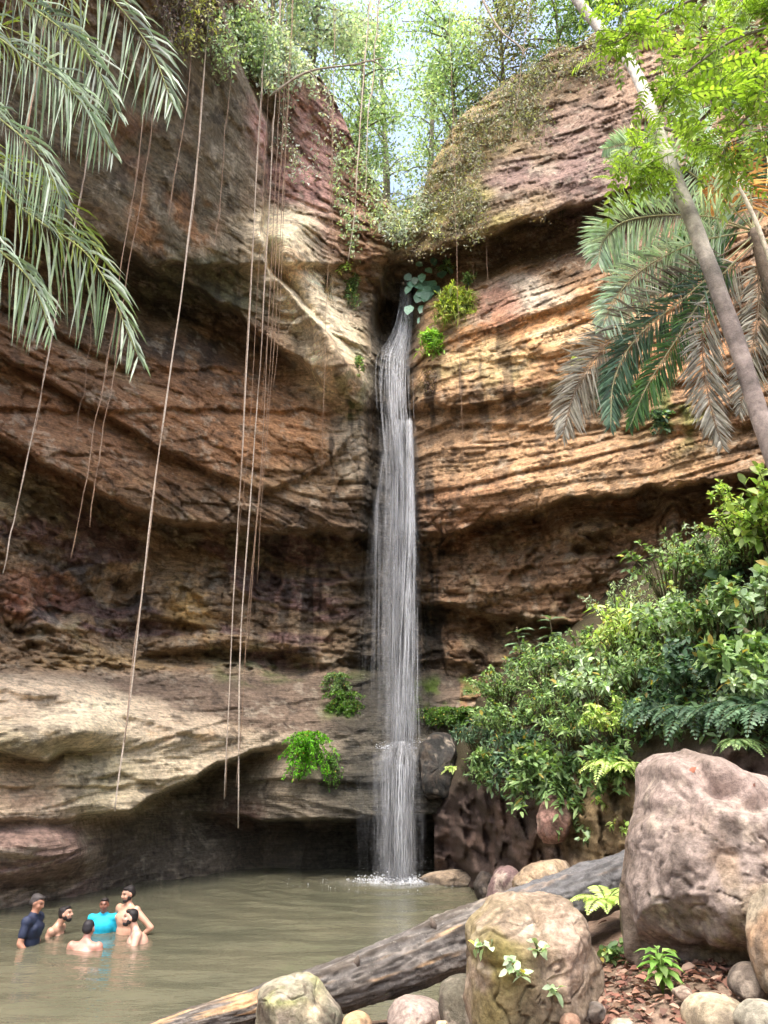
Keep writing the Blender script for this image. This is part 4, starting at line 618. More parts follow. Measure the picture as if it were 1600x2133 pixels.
# palm at the right, its crown behind the leaning trunk
crn = P(1570, 480, 9.6); rb = P(1700, 1180, 9.4)
rp = thing('palm_tree', 'feather palm with arching blue green and dead brown fronds at the right', 'palm', rb)
V_, f3, f4 = tube(spline([rb - (0, 0, .5), rb * .5 + crn * .5 + (.25, .1, 0), crn], 40), np.linspace(.13, .09, 40), 14, .12, 5); Bag().add(V_, f3, f4, S(110, 96, 84)).build('trunk', M_BARK, rp)
PB = [S(190, 214, 194), S(162, 194, 168), S(212, 228, 214)]; PG = [S(78, 118, 62), S(98, 138, 76), S(66, 100, 60)]; PD = [S(82, 112, 88), S(104, 132, 106), S(68, 96, 72)]; PBR = [S(150, 148, 132), S(124, 118, 102), S(180, 178, 164)]; PO = [S(206, 146, 62), S(180, 116, 52), S(222, 172, 92)]
for lb, rows, Ll, n, pal, hang, fw, mt in (
    ('broad pale blue green frond arching left', [(1570, 480, 9.6), (1480, 452, 9.3), (1380, 448, 9.1), (1300, 462, 9.0), (1258, 500, 9.0), (1246, 545, 9.0)], .66, 92, PB, .55, .55, M_PALE), ('green frond curving down to the left', [(1570, 480, 9.6), (1450, 505, 9.3), (1340, 560, 9.1), (1280, 625, 9.0), (1252, 690, 9.0)], .55, 90, PB, .5, .7, M_PALE),
    ('dry grey brown frond hanging lowest at the left', [(1570, 490, 9.6), (1430, 580, 9.3), (1280, 700, 9.1), (1205, 800, 9.0), (1172, 905, 9.0)], .62, 96, PBR, .4, .8, M_DEAD), ('dark blue green frond hanging steeply', [(1570, 490, 9.6), (1450, 600, 9.3), (1330, 700, 9.2), (1280, 790, 9.15), (1272, 890, 9.1)], .5, 90, PD, .5, .9, M_PALE),
    ('mid green frond hanging steeply', [(1575, 500, 9.6), (1480, 600, 9.4), (1400, 720, 9.2), (1345, 810, 9.1), (1312, 890, 9.1)], .42, 90, PG, .6, 1., M_LEAF), ('dead brown frond hanging straight down', [(1580, 500, 9.6), (1500, 600, 9.5), (1465, 700, 9.4), (1475, 820, 9.4), (1505, 930, 9.4)], .55, 90, PBR, .5, .7, M_DEAD),
    ('narrow bluish frond pointing up to the left', [(1570, 480, 9.6), (1520, 380, 9.6), (1460, 270, 9.5), (1420, 205, 9.4), (1384, 158, 9.3)], .42, 80, PB, .25, .9, M_PALE), ('pale frond reaching left under the green leaves', [(1570, 480, 9.6), (1490, 400, 9.3), (1400, 335, 9.1), (1320, 300, 9.0), (1258, 310, 8.9)], .52, 84, PB, .6, .6, M_PALE),
    ('orange yellow withered frond', [(1570, 480, 9.6), (1560, 390, 9.5), (1530, 345, 9.4), (1495, 385, 9.3), (1478, 440, 9.3)], .5, 60, PO, .5, .5, M_DEAD), (None, [(1570, 480, 9.6), (1600, 360, 9.8), (1580, 250, 10), (1545, 180, 10), (1500, 160, 10)], .5, 70, PG, .4, .6, M_LEAF),
    (None, [(1570, 480, 9.6), (1640, 380, 9.8), (1720, 360, 10), (1800, 420, 10), (1850, 520, 10)], .6, 60, PG, .5, .6, M_LEAF), (None, [(1570, 490, 9.6), (1640, 520, 9.5), (1720, 620, 9.4), (1760, 760, 9.4)], .6, 60, PG, .5, .6, M_LEAF), (None, [(1575, 500, 9.6), (1580, 640, 9.7), (1560, 760, 9.7), (1540, 860, 9.7)], .5, 70, PBR, .4, .7, M_DEAD), (None, [(1570, 480, 9.6), (1500, 470, 9.9), (1440, 510, 10.2), (1400, 600, 10.4)], .55, 70, PG, .5, .6, M_LEAF)):
    fo = palm_frond(rp, px3(rows), Ll, int(n * 1.7), pal, hang * .6, .029, fw * .6, .014, S(170, 170, 130) if pal is not PBR else S(128, 112, 92), mt, vee=.1, face=unit((-.2, .85, .5)))
    if lb: fo['label'] = lb
V_, f3, f4 = tube(spline(px3([(1640, 700, 9.2), (1600, 530, 9.2), (1545, 400, 9.2), (1490, 330, 9.2), (1478, 296, 9.2)]), 30), np.linspace(.035, .02, 30), 8, .1, 6); Bag().add(V_, f3, f4, S(196, 186, 170)).build('dead_leaf_stalk', M_BARK, rp)

# leaning tree and its canopy of feathery leaves at the top right
tb = P(1790, 1420, 8.2); lt = thing('leaning_tree', 'slender grey tree trunk leaning left across the right cliff under bright leaves', 'tree', tb)
tr = spline(px3([(1790, 1420, 8.2), (1700, 1180, 8.2), (1604, 930, 8.2), (1530, 700, 8.3), (1450, 480, 8.4), (1410, 380, 8.5), (1368, 260, 8.6), (1318, 140, 8.7), (1250, 60, 8.8), (1190, -20, 8.9), (1120, -160, 9.0)]), 120)
V_, f3, f4 = tube(tr, np.linspace(.118, .068, 120), 20, .06, 9); nt_ = fbm(V_ * 2.4, 4, 97)[:, None]; zt = sstep(7.5, 9.5, V_[:, 2])[:, None]; Bag().add(V_, f3, f4, (S(140, 128, 120) * (1 - zt) + S(200, 194, 184) * zt) * (1 + .5 * nt_).clip(.4, 1.6)).build('trunk', M_BARK, lt)
def compound(bag, base, d, L, npair, pal, drp=.4, lw=.5):
    d = unit(d); u = np.linspace(.15, 1, npair); p = base + d * L * u[:, None] - np.array([0, 0, drp * L]) * (u[:, None] ** 2); tg = unit(np.gradient(p, axis=0)); s = unit(np.cross(tg, np.array([0, 0, 1.]) + rv.normal(size=3) * .3)); nr = np.cross(s, tg)
    V_, f3, f4 = tube(np.concatenate([[base], p]), .004, 3); bag.add(V_, f3, f4, S(110, 130, 60)); ll = L / npair * 1.7
    for sg in (-1, 1): add_leaves(bag, p, s * sg + tg * .5, nr, ll * rv.uniform(.8, 1.15, npair), ll * lw * .8, pal, True, .25, .08, .14)
    add_leaves(bag, p[-1:], tg[-1:], nr[-1:], ll, ll * lw * .8, pal, True, .2, .08, .14)
def branchy(t, name, starts, fol, nper, pal, L, zb=-.15, spread=.5):
    for pts in starts:
        p = spline(px3(pts), 26); V_, f3, f4 = tube(p, np.linspace(.028, .006, 26), 6); Bag().add(V_, f3, f4, S(110, 100, 84)).build('branch', M_BARK, t)
        for k in range(nper):
            u = rv.uniform(.12, 1); q = np.array([np.interp(u, np.linspace(0, 1, 26), p[:, i]) for i in range(3)]); o = rdir(1, zb=zb)[0]; e = q + o * rv.uniform(.05, spread); V_, f3, f4 = tube(np.array([q, (q + e) / 2 + (0, 0, .03), e]), [.006, .005, .004], 3); fol.add(V_, f3, f4, S(100, 110, 60))
            for _ in range(2): compound(fol, e, rdir(1, zb=zb)[0], L * rv.uniform(.7, 1.2), int(rv.integers(5, 9)), pal)
fol = Bag(); LIMEB = [S(132, 164, 64), S(150, 180, 84), S(112, 144, 56), S(170, 196, 112)]
branchy(lt, 'b', [[(1368, 262, 8.6), (1330, 300, 8.2), (1300, 330, 7.9)], [(1410, 380, 8.5), (1370, 350, 8.1), (1290, 350, 7.9)], [(1368, 262, 8.6), (1450, 290, 8.2), (1500, 330, 8.0)]], fol, 18, LIMEB, .32, -.2, .26); fol.build('foliage', M_BRIGHT, lt)
ctb = P(2150, 1300, 7.8); ct = thing('canopy_tree', 'tree overhanging the top right corner with bright lime green feathery leaves', 'tree', ctb)
V_, f3, f4 = tube(spline(px3([(2150, 1300, 7.8), (2080, 600, 7.8), (1960, 100, 7.7), (1800, -200, 7.5)]), 60), np.linspace(.2, .1, 60), 14, .1, 4); Bag().add(V_, f3, f4, S(120, 110, 96)).build('trunk', M_BARK, ct)
fol = Bag(); branchy(ct, 'b', [[(1960, 100, 7.7), (1750, 40, 7.4), (1560, 70, 7.1), (1420, 160, 7.0), (1370, 240, 7.0)], [(1800, -200, 7.5), (1600, -60, 7.1), (1440, 0, 6.9), (1330, 60, 6.8), (1280, 90, 6.8)], [(1800, -200, 7.5), (1640, -120, 7.1), (1500, -90, 7.0), (1360, -60, 7.0), (1250, 0, 7.0)], [(1960, 100, 7.7), (1800, 160, 7.3), (1640, 190, 7.0), (1540, 260, 6.9), (1500, 330, 6.9)], [(1900, 20, 7.6), (1700, 60, 7.6), (1560, 130, 7.7), (1460, 110, 7.8), (1360, 130, 7.9)], [(1900, 20, 7.6), (1720, 120, 7.0), (1620, 140, 6.7), (1570, 190, 6.7)], [(1800, -200, 7.5), (1700, -40, 7.2), (1600, 20, 7.3), (1480, 40, 7.4)]], fol, 40, LIMEB, .33, -.1, .45); fol.build('foliage', M_BRIGHT, ct)

# shrubs of the right bank
W = on_bank
SHR = [ # px, py, height, radius, stems, leaves per stem, leaf length, palette, width, label
 (1560, 1190, 1.25, .55, 26, 16, .17, G_LIME, .42, 'tall yellow green shrub highest on the right bank under the overhang'), (1500, 1230, .8, .5, 22, 16, .16, G_MID, .45, 'mid green leafy shrub below the tall yellow green one'), (1400, 1250, 1.0, .7, 26, 14, .11, G_MID, .4, 'wispy fine leaved shrub reaching toward the honeycombed rock'), (1320, 1290, .9, .6, 24, 14, .11, G_PALE, .4, 'airy pale shrub left of the wispy one on the bank'),
 (1590, 1320, .8, .55, 24, 16, .20, G_PALE, .45, 'broad leaved pale shrub cut by the right edge'), (1490, 1340, .75, .55, 26, 16, .19, G_MID, .5, 'dense green shrub in the middle of the right slope'), (1400, 1360, .8, .6, 28, 16, .15, G_PALE, .45, 'silvery green shrub in the centre of the vegetated slope'), (1300, 1370, .8, .6, 28, 16, .15, G_LIME, .42, 'light yellow green shrub beside the two saplings'),
 (1220, 1410, .7, .6, 26, 16, .14, G_MID, .42, 'green shrub just below the two saplings'), (1130, 1430, .7, .6, 26, 16, .14, G_MID, .4, 'rounded shrub near the cave on the bank crest'), (1050, 1470, .75, .6, 26, 16, .14, G_MID, .42, 'shrub on the bank crest nearest the waterfall'), (1330, 1440, .7, .55, 28, 16, .15, G_MID, .45, 'thick green shrub above the bright ferns'),
 (1250, 1480, .75, .6, 30, 16, .13, G_PALE, .42, 'small leaved pale shrub in the middle of the bank'), (1160, 1500, .75, .6, 30, 16, .13, G_MID, .42, 'small leaved green shrub left of the pale one'), (1070, 1540, .75, .6, 30, 16, .13, G_MID, .4, 'tangled green shrub overhanging the bank\'s left end'), (990, 1560, .6, .45, 22, 16, .17, G_DARK, .36, 'dark rosette leaved shrub at the left end of the bank'),
 (1430, 1450, .6, .5, 24, 14, .16, G_DARK, .5, 'dark green shrub above the hanging ferns'), (1540, 1430, .6, .5, 24, 14, .18, G_MID, .5, 'green shrub behind the hanging ferns at the right'), (1600, 1480, .5, .4, 20, 14, .16, G_PALE, .5, 'pale shrub at the right edge above the big boulder'), (1200, 1560, .6, .5, 28, 16, .14, G_MID, .4, 'leafy shrub above the pink rock'), (1290, 1540, .55, .45, 26, 15, .14, G_LIME, .42, 'fresh green shrub above the bank\'s bare soil'),
 (1380, 1520, .5, .4, 22, 14, .14, G_DARK, .45, 'dark shrub just above the top of the big boulder'), (1640, 1180, 1.3, .6, 26, 16, .2, G_LIME, .42, 'yellow green bush leaning in from the right edge'), (1450, 1190, .7, .5, 20, 12, .12, G_PALE, .4, 'thin pale bush below the dead palm frond')]
for k, (px, py, h, r, ns, lps, L, pal, wd, lb) in enumerate(SHR):
    q = (.7, .85, 1.2, .8, 1.0)[k % 5]; L *= q; lps /= q ** 1.3; wd *= (1., .8, 1.15, .6)[k % 4]; pal = [c_ * .8 + S(110, 140, 80) * .2 for c_ in pal] if pal is G_LIME else pal
    shrub('shrub', lb, W(px, py), h * 1.25, r * 1.45, int(ns * 1.6), int(lps * 1.9), L * .92, pal, wid=wd)
n = 15000; gxx = rv.uniform(930, 1720, n); gyy = rv.uniform(1000, 1660, n); ok = gyy > np.interp(gxx, BTOP[:, 0], BTOP[:, 1]) + 4; ok &= gyy < np.interp(gxx, [930, 1100, 1180, 1300, 1350, 1720], [1600, 1700, 1640, 1590, 1540, 1560]); gxx, gyy = gxx[ok], gyy[ok]; q = W(gxx, gyy) + rv.normal(0, .06, (len(gxx), 3)) - np.array([0, .1, -.08]); n = len(q)
b = Bag(); LL = rv.uniform(.07, .17, n); add_leaves(b, q, rdir(n, zb=.1) - np.array([0, .5, 0]), unit(rdir(n) * .5 + np.array([0, -.4, .8])), LL, LL * .45, G_MID + G_DARK, False, .25, .1, .35); tag(b.build('ground_cover', M_LEAF), 'low leafy ground cover between the shrubs of the right bank', 'ground cover', kind='stuff')
for (px, py, h, r, hg, L, pal, lb) in ((1110, 1600, .4, .5, .9, .18, G_MID, 'long leaved creeper tumbling down over the bank rocks'), (1170, 1620, .3, .4, .8, .15, G_MID, 'green creeper trailing beside the pink rock'), (1080, 1560, .4, .5, .6, .14, G_DARK, 'darker trailing plant over the dark bank rock'), (960, 1540, .3, .35, .3, .14, G_MID, 'small trailing plant by the wet black boulder'), (1260, 1590, .3, .4, .4, .14, G_MID, 'short trailing plant above the bare soil face'), (1010, 1590, .3, .4, .45, .15, G_MID, 'trailing plant at the top of the dark bank rock')):
    shrub('creeper', lb, W(px, py) - (0, .15, 0), h, r * 1.2, 44, 24, L, pal, 'creeper', .34, True, hg)
shrub('arum_plant', 'dark arrow shaped arum leaves among the shrubs below the palm', W(1480, 1260), .75, .3, 7, 3, .36, G_DARK, 'plant', .72)
for (px, py, h, lb) in ((1112, 1400, 1.35, 'taller dark leaved sapling in front of the cave'), (1165, 1400, 1.15, 'shorter dark leaved sapling in front of the cave')):
    p = W(px, py); t = thing('sapling', lb, 'sapling', p, 'saplings in front of the cave'); V_, f3, f4 = tube(spline([p, p + (.03, 0, h * .5), p + (-.02, -.03, h)], 12), np.linspace(.02, .008, 12), 6); Bag().add(V_, f3, f4, S(100, 90, 70)).build('stem', M_BARK, t)
    b0 = np.array(p)
    for k in range(26):
        u = rv.uniform(.35, 1); a = k * 2.4; b = Bag(); add_leaves(b, [b0 + (0, -.02, h * u)], [(math.cos(a), math.sin(a), .1 + .8 * (u - .6))], [(0, -.3, 1)], rv.uniform(.3, .46), rv.uniform(.11, .16), [S(96, 124, 92), S(124, 150, 116)], True, .35, .1); b.build('leaf', M_PALE, t)
FG = 'ferns on the right bank'
for (px, py, nf, L, pal, lb) in ((1350, 1490, 12, .62, G_DARK, 'dark blue green fern hanging left of the big boulder top'), (1430, 1500, 12, .66, G_DARK, 'dark fern hanging over the top of the big boulder'), (1510, 1490, 12, .66, G_DARK, 'dark fern hanging over the boulder\'s right shoulder'), (1580, 1500, 12, .62, G_DARK, 'dark fern by the right edge above the boulder'), (1470, 1420, 12, .6, G_DARK, 'upper dark fern among the shrubs above the boulder'), (1550, 1400, 11, .6, G_DARK, 'upper dark fern at the far right of the slope'), (1390, 1430, 10, .5, G_DARK, 'small dark fern in the middle of the slope'),
    (1255, 1600, 10, .42, G_LIME, 'bright green fern on the bare soil face'), (1290, 1610, 8, .36, G_LIME, 'small lime fern beside the bright one'), (950, 1580, 8, .4, G_LIME, 'light green fern at the left tip of the bank'), (1520, 1565, 7, .3, G_MID, 'little fern just above the big boulder')):
    fern('fern', lb, W(px, py) - (0, .25, -.1), nf + 7, L * 1.1, pal, (math.pi * .95, math.pi * 2.05), .5, .75, FG)
for (px, py, h, lb) in ((1225, 1765, .28, 'little pale leaved plant on the bank face left of the log end'), (1275, 1735, .3, 'small yellow green plant on the soil face'), (1310, 1755, .3, 'small leafy plant where the log meets the big boulder'), (1255, 1690, .25, 'tiny fern like plant on the bare soil face')):
    shrub('small_plant', lb, W(px, py), h, .15, 8, 6, .10, G_LIME if px > 1250 else G_PALE, 'plant', .5, group='small plants on the bank face')
# near plants between the boulders
p = ground_px(1268, 2010); fern('fern', 'lime green fern between the round and the big boulder', p + (0, -.1, .55), 13, .5, G_LIME, (0, 6.28), .8, .6, 'ferns between the boulders'); shrub('small_plant', 'small leafy plant at the foot of the lime fern', p + (0, -.2, 0), .35, .16, 10, 8, .10, G_MID, 'plant', .6, group='small plants between the boulders')
p = ground_px(1382, 2075); t = thing('seedling', 'bushy bright green seedling growing out of the dry leaves', 'seedling', p)
for k in range(34):
    a = k * 2.4; u = (k + 1) / 34; b = Bag(); V_, f3, f4 = tube(np.array([p, p + (math.cos(a) * .03, math.sin(a) * .03, .12 + .2 * u)]), [.005, .003], 4); b.add(V_, f3, f4, S(110, 140, 60)); add_leaves(b, [p + (math.cos(a) * .03, math.sin(a) * .03, .12 + .2 * u)], [(math.cos(a), math.sin(a), .5 * u)], [(0, 0, 1)], rv.uniform(.12, .19), rv.uniform(.05, .075), [S(130, 172, 84), S(160, 196, 116), S(108, 152, 70)], True, .5, .12); b.build('leaf', M_LEAF, t)
p = ground_px(1600, 2120); fern('fern', 'dark green fern at the bottom right corner', p + (.05, -.4, .1), 8, .3, G_DARK, (2, 4.6), .9, .4, 'ferns between the boulders')
for (px, py, lb) in ((1070, 2015, 'small plant growing in the crack of the tan boulder'), (1075, 2040, 'trailing leaves on the lower crack of the tan boulder'), (1000, 1985, 'tiny leaves on the mossy left side of the tan boulder'), (1150, 2075, 'two pale leaves at the base of the tan boulder'), (1120, 1990, 'tiny dark sprig on the face of the tan boulder')):
    q, nr = hit(mid_b, px, py)
    if q is not None: shrub('small_plant', lb, q, .10, .07, 5, 3, .075, G_PALE, 'plant', .6, group='small plants on the tan boulder', lean=(0, -.6, 0))

# plants on the ledge and beside the fall
def wallplant(name, lb, px, py, h, r, ns, lps, L, pal, wd=.45, hang=0, cat='plant', group='plants growing on the cliff', mat=None, big=True): return shrub(name, lb, on_wall(px, py) - (0, .08, 0), h, r, ns, lps, L, pal, cat, wd, big, hang, group=group, mat=mat)
wallplant('maidenhair_clump', 'rounded bright green clump hanging on the ledge left of the waterfall', 645, 1555, .45, .75, 80, 46, .07, [S(110, 176, 44), S(134, 196, 62), S(92, 152, 40)], .6, .75, big=False, mat=M_BRIGHT)
wallplant('maidenhair_clump', 'thin green fringe below the bright clump on the ledge', 690, 1590, .2, .35, 40, 20, .06, [S(96, 142, 50), S(80, 124, 48)], .6, .6, big=False)
wallplant('creeping_plant', 'green plants climbing beside the fall above the ledge at left', 720, 1470, .8, .6, 90, 34, .08, [S(84, 122, 50), S(104, 142, 60)], .5, .4, big=False); wallplant('creeping_plant', 'upper green plants where slope meets the wet wall', 700, 1425, .5, .45, 50, 26, .09, G_MID, .5, .4, big=False)
wallplant('creeping_plant', 'mossy green plants right of the waterfall above the ledge', 915, 1490, .35, .8, 90, 34, .07, [S(92, 130, 50), S(76, 112, 44)], .5, .3, big=False); wallplant('creeping_plant', 'mossy plants below the cave at the bank crest', 980, 1490, .35, .9, 100, 34, .08, [S(92, 130, 50), S(76, 112, 44)], .5, .3, big=False)
for (px, py, n, r, lb) in ((885, 615, 30, .55, 'round leaved blue green climber right of the stream\'s top'),):
    p = on_wall(px, py) - (0, .3, 0); t = thing('climber', lb, 'climber', p, 'plants growing on the cliff'); V_, f3, f4 = tube(spline([p + (0, .2, .5), p, p + (.05, .1, -.5)], 14), .015, 5); Bag().add(V_, f3, f4, S(90, 90, 60)).build('stem', M_BARK, t)
    for k in range(n + 10):
        q = p + np.array([rv.normal() * r * .7, rv.uniform(-.2, .1), rv.normal() * r * 1.05]); b = Bag(); add_leaves(b, [q], [(rv.normal() * .7, -.15, -.8)], [(rv.normal() * .25, -.95, .35)], rv.uniform(.26, .42), rv.uniform(.25, .38), [S(104, 152, 130), S(128, 174, 150), S(90, 134, 112)], True, .1, .06); b.build('leaf', M_PALE, t)
wallplant('bamboo_like_plant', 'feathery yellow green plant hanging right of the stream', 945, 640, .8, .75, 70, 26, .26, [S(150, 168, 84), S(128, 152, 70), S(176, 190, 112)], .16, .8); wallplant('bamboo_like_plant', 'bright fern like plant low beside the upper stream', 895, 715, .4, .45, 44, 20, .22, [S(130, 176, 72), S(150, 190, 90)], .2, .6); wallplant('bamboo_like_plant', 'leafy tuft above the round leaved climber', 930, 575, .5, .3, 20, 14, .18, G_MID, .3, 0); wallplant('bamboo_like_plant', 'leafy tuft at the top right of the feathery plant', 975, 600, .4, .25, 16, 14, .16, G_MID, .3, 0); wallplant('dry_tuft', 'dry pinkish roots hanging below the feathery plant', 890, 790, .2, .3, 40, 8, .14, [S(150, 124, 116), S(128, 104, 92)], .14, .6)
wallplant('creeping_plant', 'small green plants hanging left of the chockstone', 735, 600, .4, .3, 34, 18, .12, G_MID, .4, 1.0); wallplant('creeping_plant', 'green tuft on the spur above the pale rib', 720, 560, .3, .25, 20, 14, .12, G_LIME, .4, .3); wallplant('dry_tuft', 'dry roots hanging from the knob on the pale rib', 682, 600, .3, .25, 40, 8, .22, [S(150, 130, 110), S(120, 104, 88)], .08, .9); wallplant('creeping_plant', 'pale plants on the rib\'s lower end', 745, 760, .2, .2, 20, 14, .09, G_MID, .45, .5); wallplant('creeping_plant', 'leafy patch halfway down the right wall behind the palm', 1370, 880, .3, .35, 30, 16, .12, G_DARK, .5, .4); wallplant('creeping_plant', 'sprigs on the right wall left of the palm fronds', 1195, 760, .2, .25, 12, 8, .10, G_LIME, .45, .2)
wallplant('dry_tuft', 'dark bromeliad tuft at the upper lip of the right wall', 1165, 440, .2, .2, 30, 6, .22, [S(84, 84, 72), S(104, 104, 86)], .07, .3); wallplant('dry_tuft', 'pale rooted tuft at the left part of the upper lip', 1030, 498, .2, .2, 24, 6, .2, [S(150, 134, 110), S(124, 110, 90)], .07, .4)

# creepers hanging from the rim (strands with leaves all along them)
def curtain(name, lb, spots, pal, L, nleaf_, mat=M_LEAF, wid=.5, group='creepers hanging from the rim', out=.25, big=False, stray=.12):
    nleaf = nleaf_ * (1.6 if pal is not G_GREY else 1.0); L = L * (1.1 if pal is not G_GREY else .95)
    base = on_wall(spots[0][0], spots[0][1]) - (0, out, 0); t = thing(name, lb, 'creeper', base, group); st, fl = Bag(), Bag()
    for (px, py, ln) in spots:
        p = on_wall(px, py) - (0, out * rv.uniform(.4, 1.6), 0); m = 10; sg = np.linspace(0, 1, m); pts = p + np.stack([np.cumsum(rv.normal(0, .05, m)), -.15 * sg + np.cumsum(rv.normal(0, .03, m)), -ln * sg], -1); V_, f3, f4 = tube(pts, .008, 3); st.add(V_, f3, f4, S(120, 110, 92))
        n = max(4, int(nleaf * ln)); u = rv.random(n); q = np.array([np.interp(u, sg, pts[:, i]) for i in range(3)]).T + rv.normal(0, stray, (n, 3)); d = rdir(n, zb=-.5); add_leaves(fl, q, d, unit(rdir(n) * .7 + np.array([0, -.7, .5])), L * rv.uniform(.6, 1.3, n), L * wid * rv.uniform(.7, 1.2, n), pal, big, .1, .1, .28)
    tag(st.build('stems', M_VINE, t), kind='stuff'); fl.build('foliage', mat, t); return t
def spots(n, xr, yr, lr): return [(rv.uniform(*xr), rv.uniform(*yr), rv.uniform(*lr)) for _ in range(n)]
curtain('hanging_creeper', 'thick pale green creeper curtain left of the rock cleft', spots(90, (545, 700), (0, 130), (.5, 2.2)), G_HAZY, .14, 46); curtain('hanging_creeper', 'pale leaves trailing over the pink rock face', spots(26, (575, 760), (170, 340), (.4, 1.5)), G_HAZY, .11, 18); curtain('hanging_creeper', 'creeper hanging at the left brink of the cleft', spots(50, (700, 800), (260, 460), (.4, 1.8)), G_PALE, .12, 30); curtain('hanging_creeper', 'purplish dry vine tangle under the top edge at left', spots(34, (350, 470), (0, 60), (.6, 2.0)), [S(96, 80, 84), S(120, 100, 100), S(110, 118, 90)], .10, 18, out=.4)
curtain('hanging_creeper', 'sparse yellow leaved vine hanging from the dark overhang', spots(7, (405, 440), (0, 40), (1.0, 2.4)), [S(190, 190, 120), S(150, 160, 90)], .12, 16, out=.5); curtain('hanging_creeper', 'green creeper fringe between dark overhang and pale curtain', spots(46, (470, 570), (0, 120), (.5, 2.0)), G_PALE, .12, 30, out=.35)
curtain('hanging_creeper', 'grey green matted creeper along the right rim near the cleft', spots(80, (870, 1000), (250, 430), (.4, 1.8)), G_GREY, .11, 36); curtain('hanging_creeper', 'dry hanging vegetation along the middle of the right rim', spots(110, (960, 1130), (120, 260), (.5, 2.2)), G_GREY, .12, 34); curtain('hanging_creeper', 'greyish rim vegetation beside the leaning trunk', spots(80, (1100, 1270), (70, 160), (.3, 1.3)), G_GREY, .12, 32); curtain('hanging_creeper', 'scattered small plants on the yellow part of the right face', spots(60, (860, 1010), (330, 520), (.15, .5)), G_GREY + [S(160, 164, 70)], .08, 40, out=.1, stray=.12)
curtain('hanging_creeper', 'fringe of pale rootlets along the lip of the right face', spots(60, (840, 1230), (425, 540), (.1, .5)), [S(150, 140, 110), S(130, 116, 92)], .07, 30, out=.15); curtain('hanging_creeper', 'leafy growth filling the bottom of the cleft', spots(60, (800, 885), (395, 480), (.3, 1.0)), G_GREY + G_HAZY, .12, 50, out=.3); curtain('hanging_creeper', 'creeper above the purple face behind the bright leaves', spots(60, (1270, 1560), (0, 60), (.3, 1.2)), G_PALE, .13, 30)

# trees on the plateau above the cliffs
def tree(lb, base, h, crown, nb, nl, L, pal, lean=(0, 0), mat=M_LEAF, group='trees on the rim above the fall', low=.25):
    base = np.array(base, float); t = thing('tree', lb, 'tree', base, group); topp = base + (lean[0], lean[1], h); tk = Bag(); pts = spline([base, base + (lean[0] * .3 + .15, lean[1] * .3, h * .5), topp], 24); V_, f3, f4 = tube(pts, np.linspace(.16, .04, 24) * h / 9, 8, .1); tk.add(V_, f3, f4, S(120, 112, 98))
    fl = Bag(); cc, ww = [], []
    for k in range(nb):
        u = rv.uniform(low, 1); q = np.array([np.interp(u, np.linspace(0, 1, 24), pts[:, i]) for i in range(3)]); a = rv.uniform(0, 6.28); e = q + np.array([math.cos(a) * crown * rv.uniform(.3, 1), math.sin(a) * crown * rv.uniform(.3, 1), rv.uniform(-.1, .35) * crown]); V_, f3, f4 = tube(spline([q, (q + e) / 2 + (0, 0, .2), e], 8), np.linspace(.045, .012, 8), 5); tk.add(V_, f3, f4, S(120, 112, 98)); cc += [e, (q + e * 2) / 3, (q + e) / 2 + rv.normal(0, .3, 3)]
    cc = np.array(cc); i = rv.integers(0, len(cc), nl); p = cc[i] + rv.normal(0, 1, (nl, 3)) * np.array([.5, .5, .38]) * crown * .34; add_leaves(fl, p, rdir(nl, zb=-.2), unit(rdir(nl) * .7 + np.array([0, -.4, .7])), L * rv.uniform(.6, 1.3, nl), L * .48 * rv.uniform(.7, 1.3, nl), pal, False, .1, .12, .3)
    tk.build('trunk', M_BARK, t); fl.build('crown', mat, t); return t
def rim_at(px, back): p = on_wall(px, float(np.interp(px, RIM[:, 0], RIM[:, 1])) + 6); return np.array([p[0] * (1 + back / p[1]), p[1] + back, p[2] + .3])
for (px, bk, h, cr, nb, nl, L, pal, ln, lb) in ((640, 2.0, 7.5, 2.3, 26, 5200, .17, G_HAZY, (.6, -1.5), 'pale leafed tree leaning over the left side of the cleft'), (560, 3.0, 8, 2.4, 24, 3600, .17, G_HAZY, (0, -.8), 'pale tree above the dark left overhang'), (740, 4.0, 10, 2.3, 26, 5200, .17, G_PALE, (.3, -.5), 'tall pale tree left of the bright sky gap'), (800, 7.0, 14, 2.2, 26, 4200, .18, G_HAZY, (-.2, 0), 'slender tree standing before the sky at the cleft'), (880, 6.0, 12, 2.0, 24, 3400, .18, G_PALE, (.6, 0), 'thin crowned tree right of the sky gap'), (940, 3.0, 8, 2.0, 26, 4200, .16, G_PALE, (-.2, -.5), 'bushy tree on the right brink of the cleft'), (1040, 2.6, 6, 2.0, 24, 3600, .15, G_GREY, (0, -.4), 'greyish tree above the middle of the right rim'), (1150, 2.4, 6, 2.0, 24, 3400, .15, G_MID, (.2, -.3), 'green tree above the right rim near the leaning trunk'), (1290, 2.5, 6, 2.2, 24, 3400, .16, G_MID, (0, 0), 'green tree behind the leaning trunk top'), (840, 6.0, 5.5, 2.2, 26, 5200, .18, G_HAZY, (0, 0), 'low bluish tree deep in the cleft under the sky')):
    tree(lb, rim_at(px, bk), h, cr, int(nb * 1.3), int(nl * (1.5 if abs(px - 830) > 70 else .8)), L * 1.1, pal, ln)
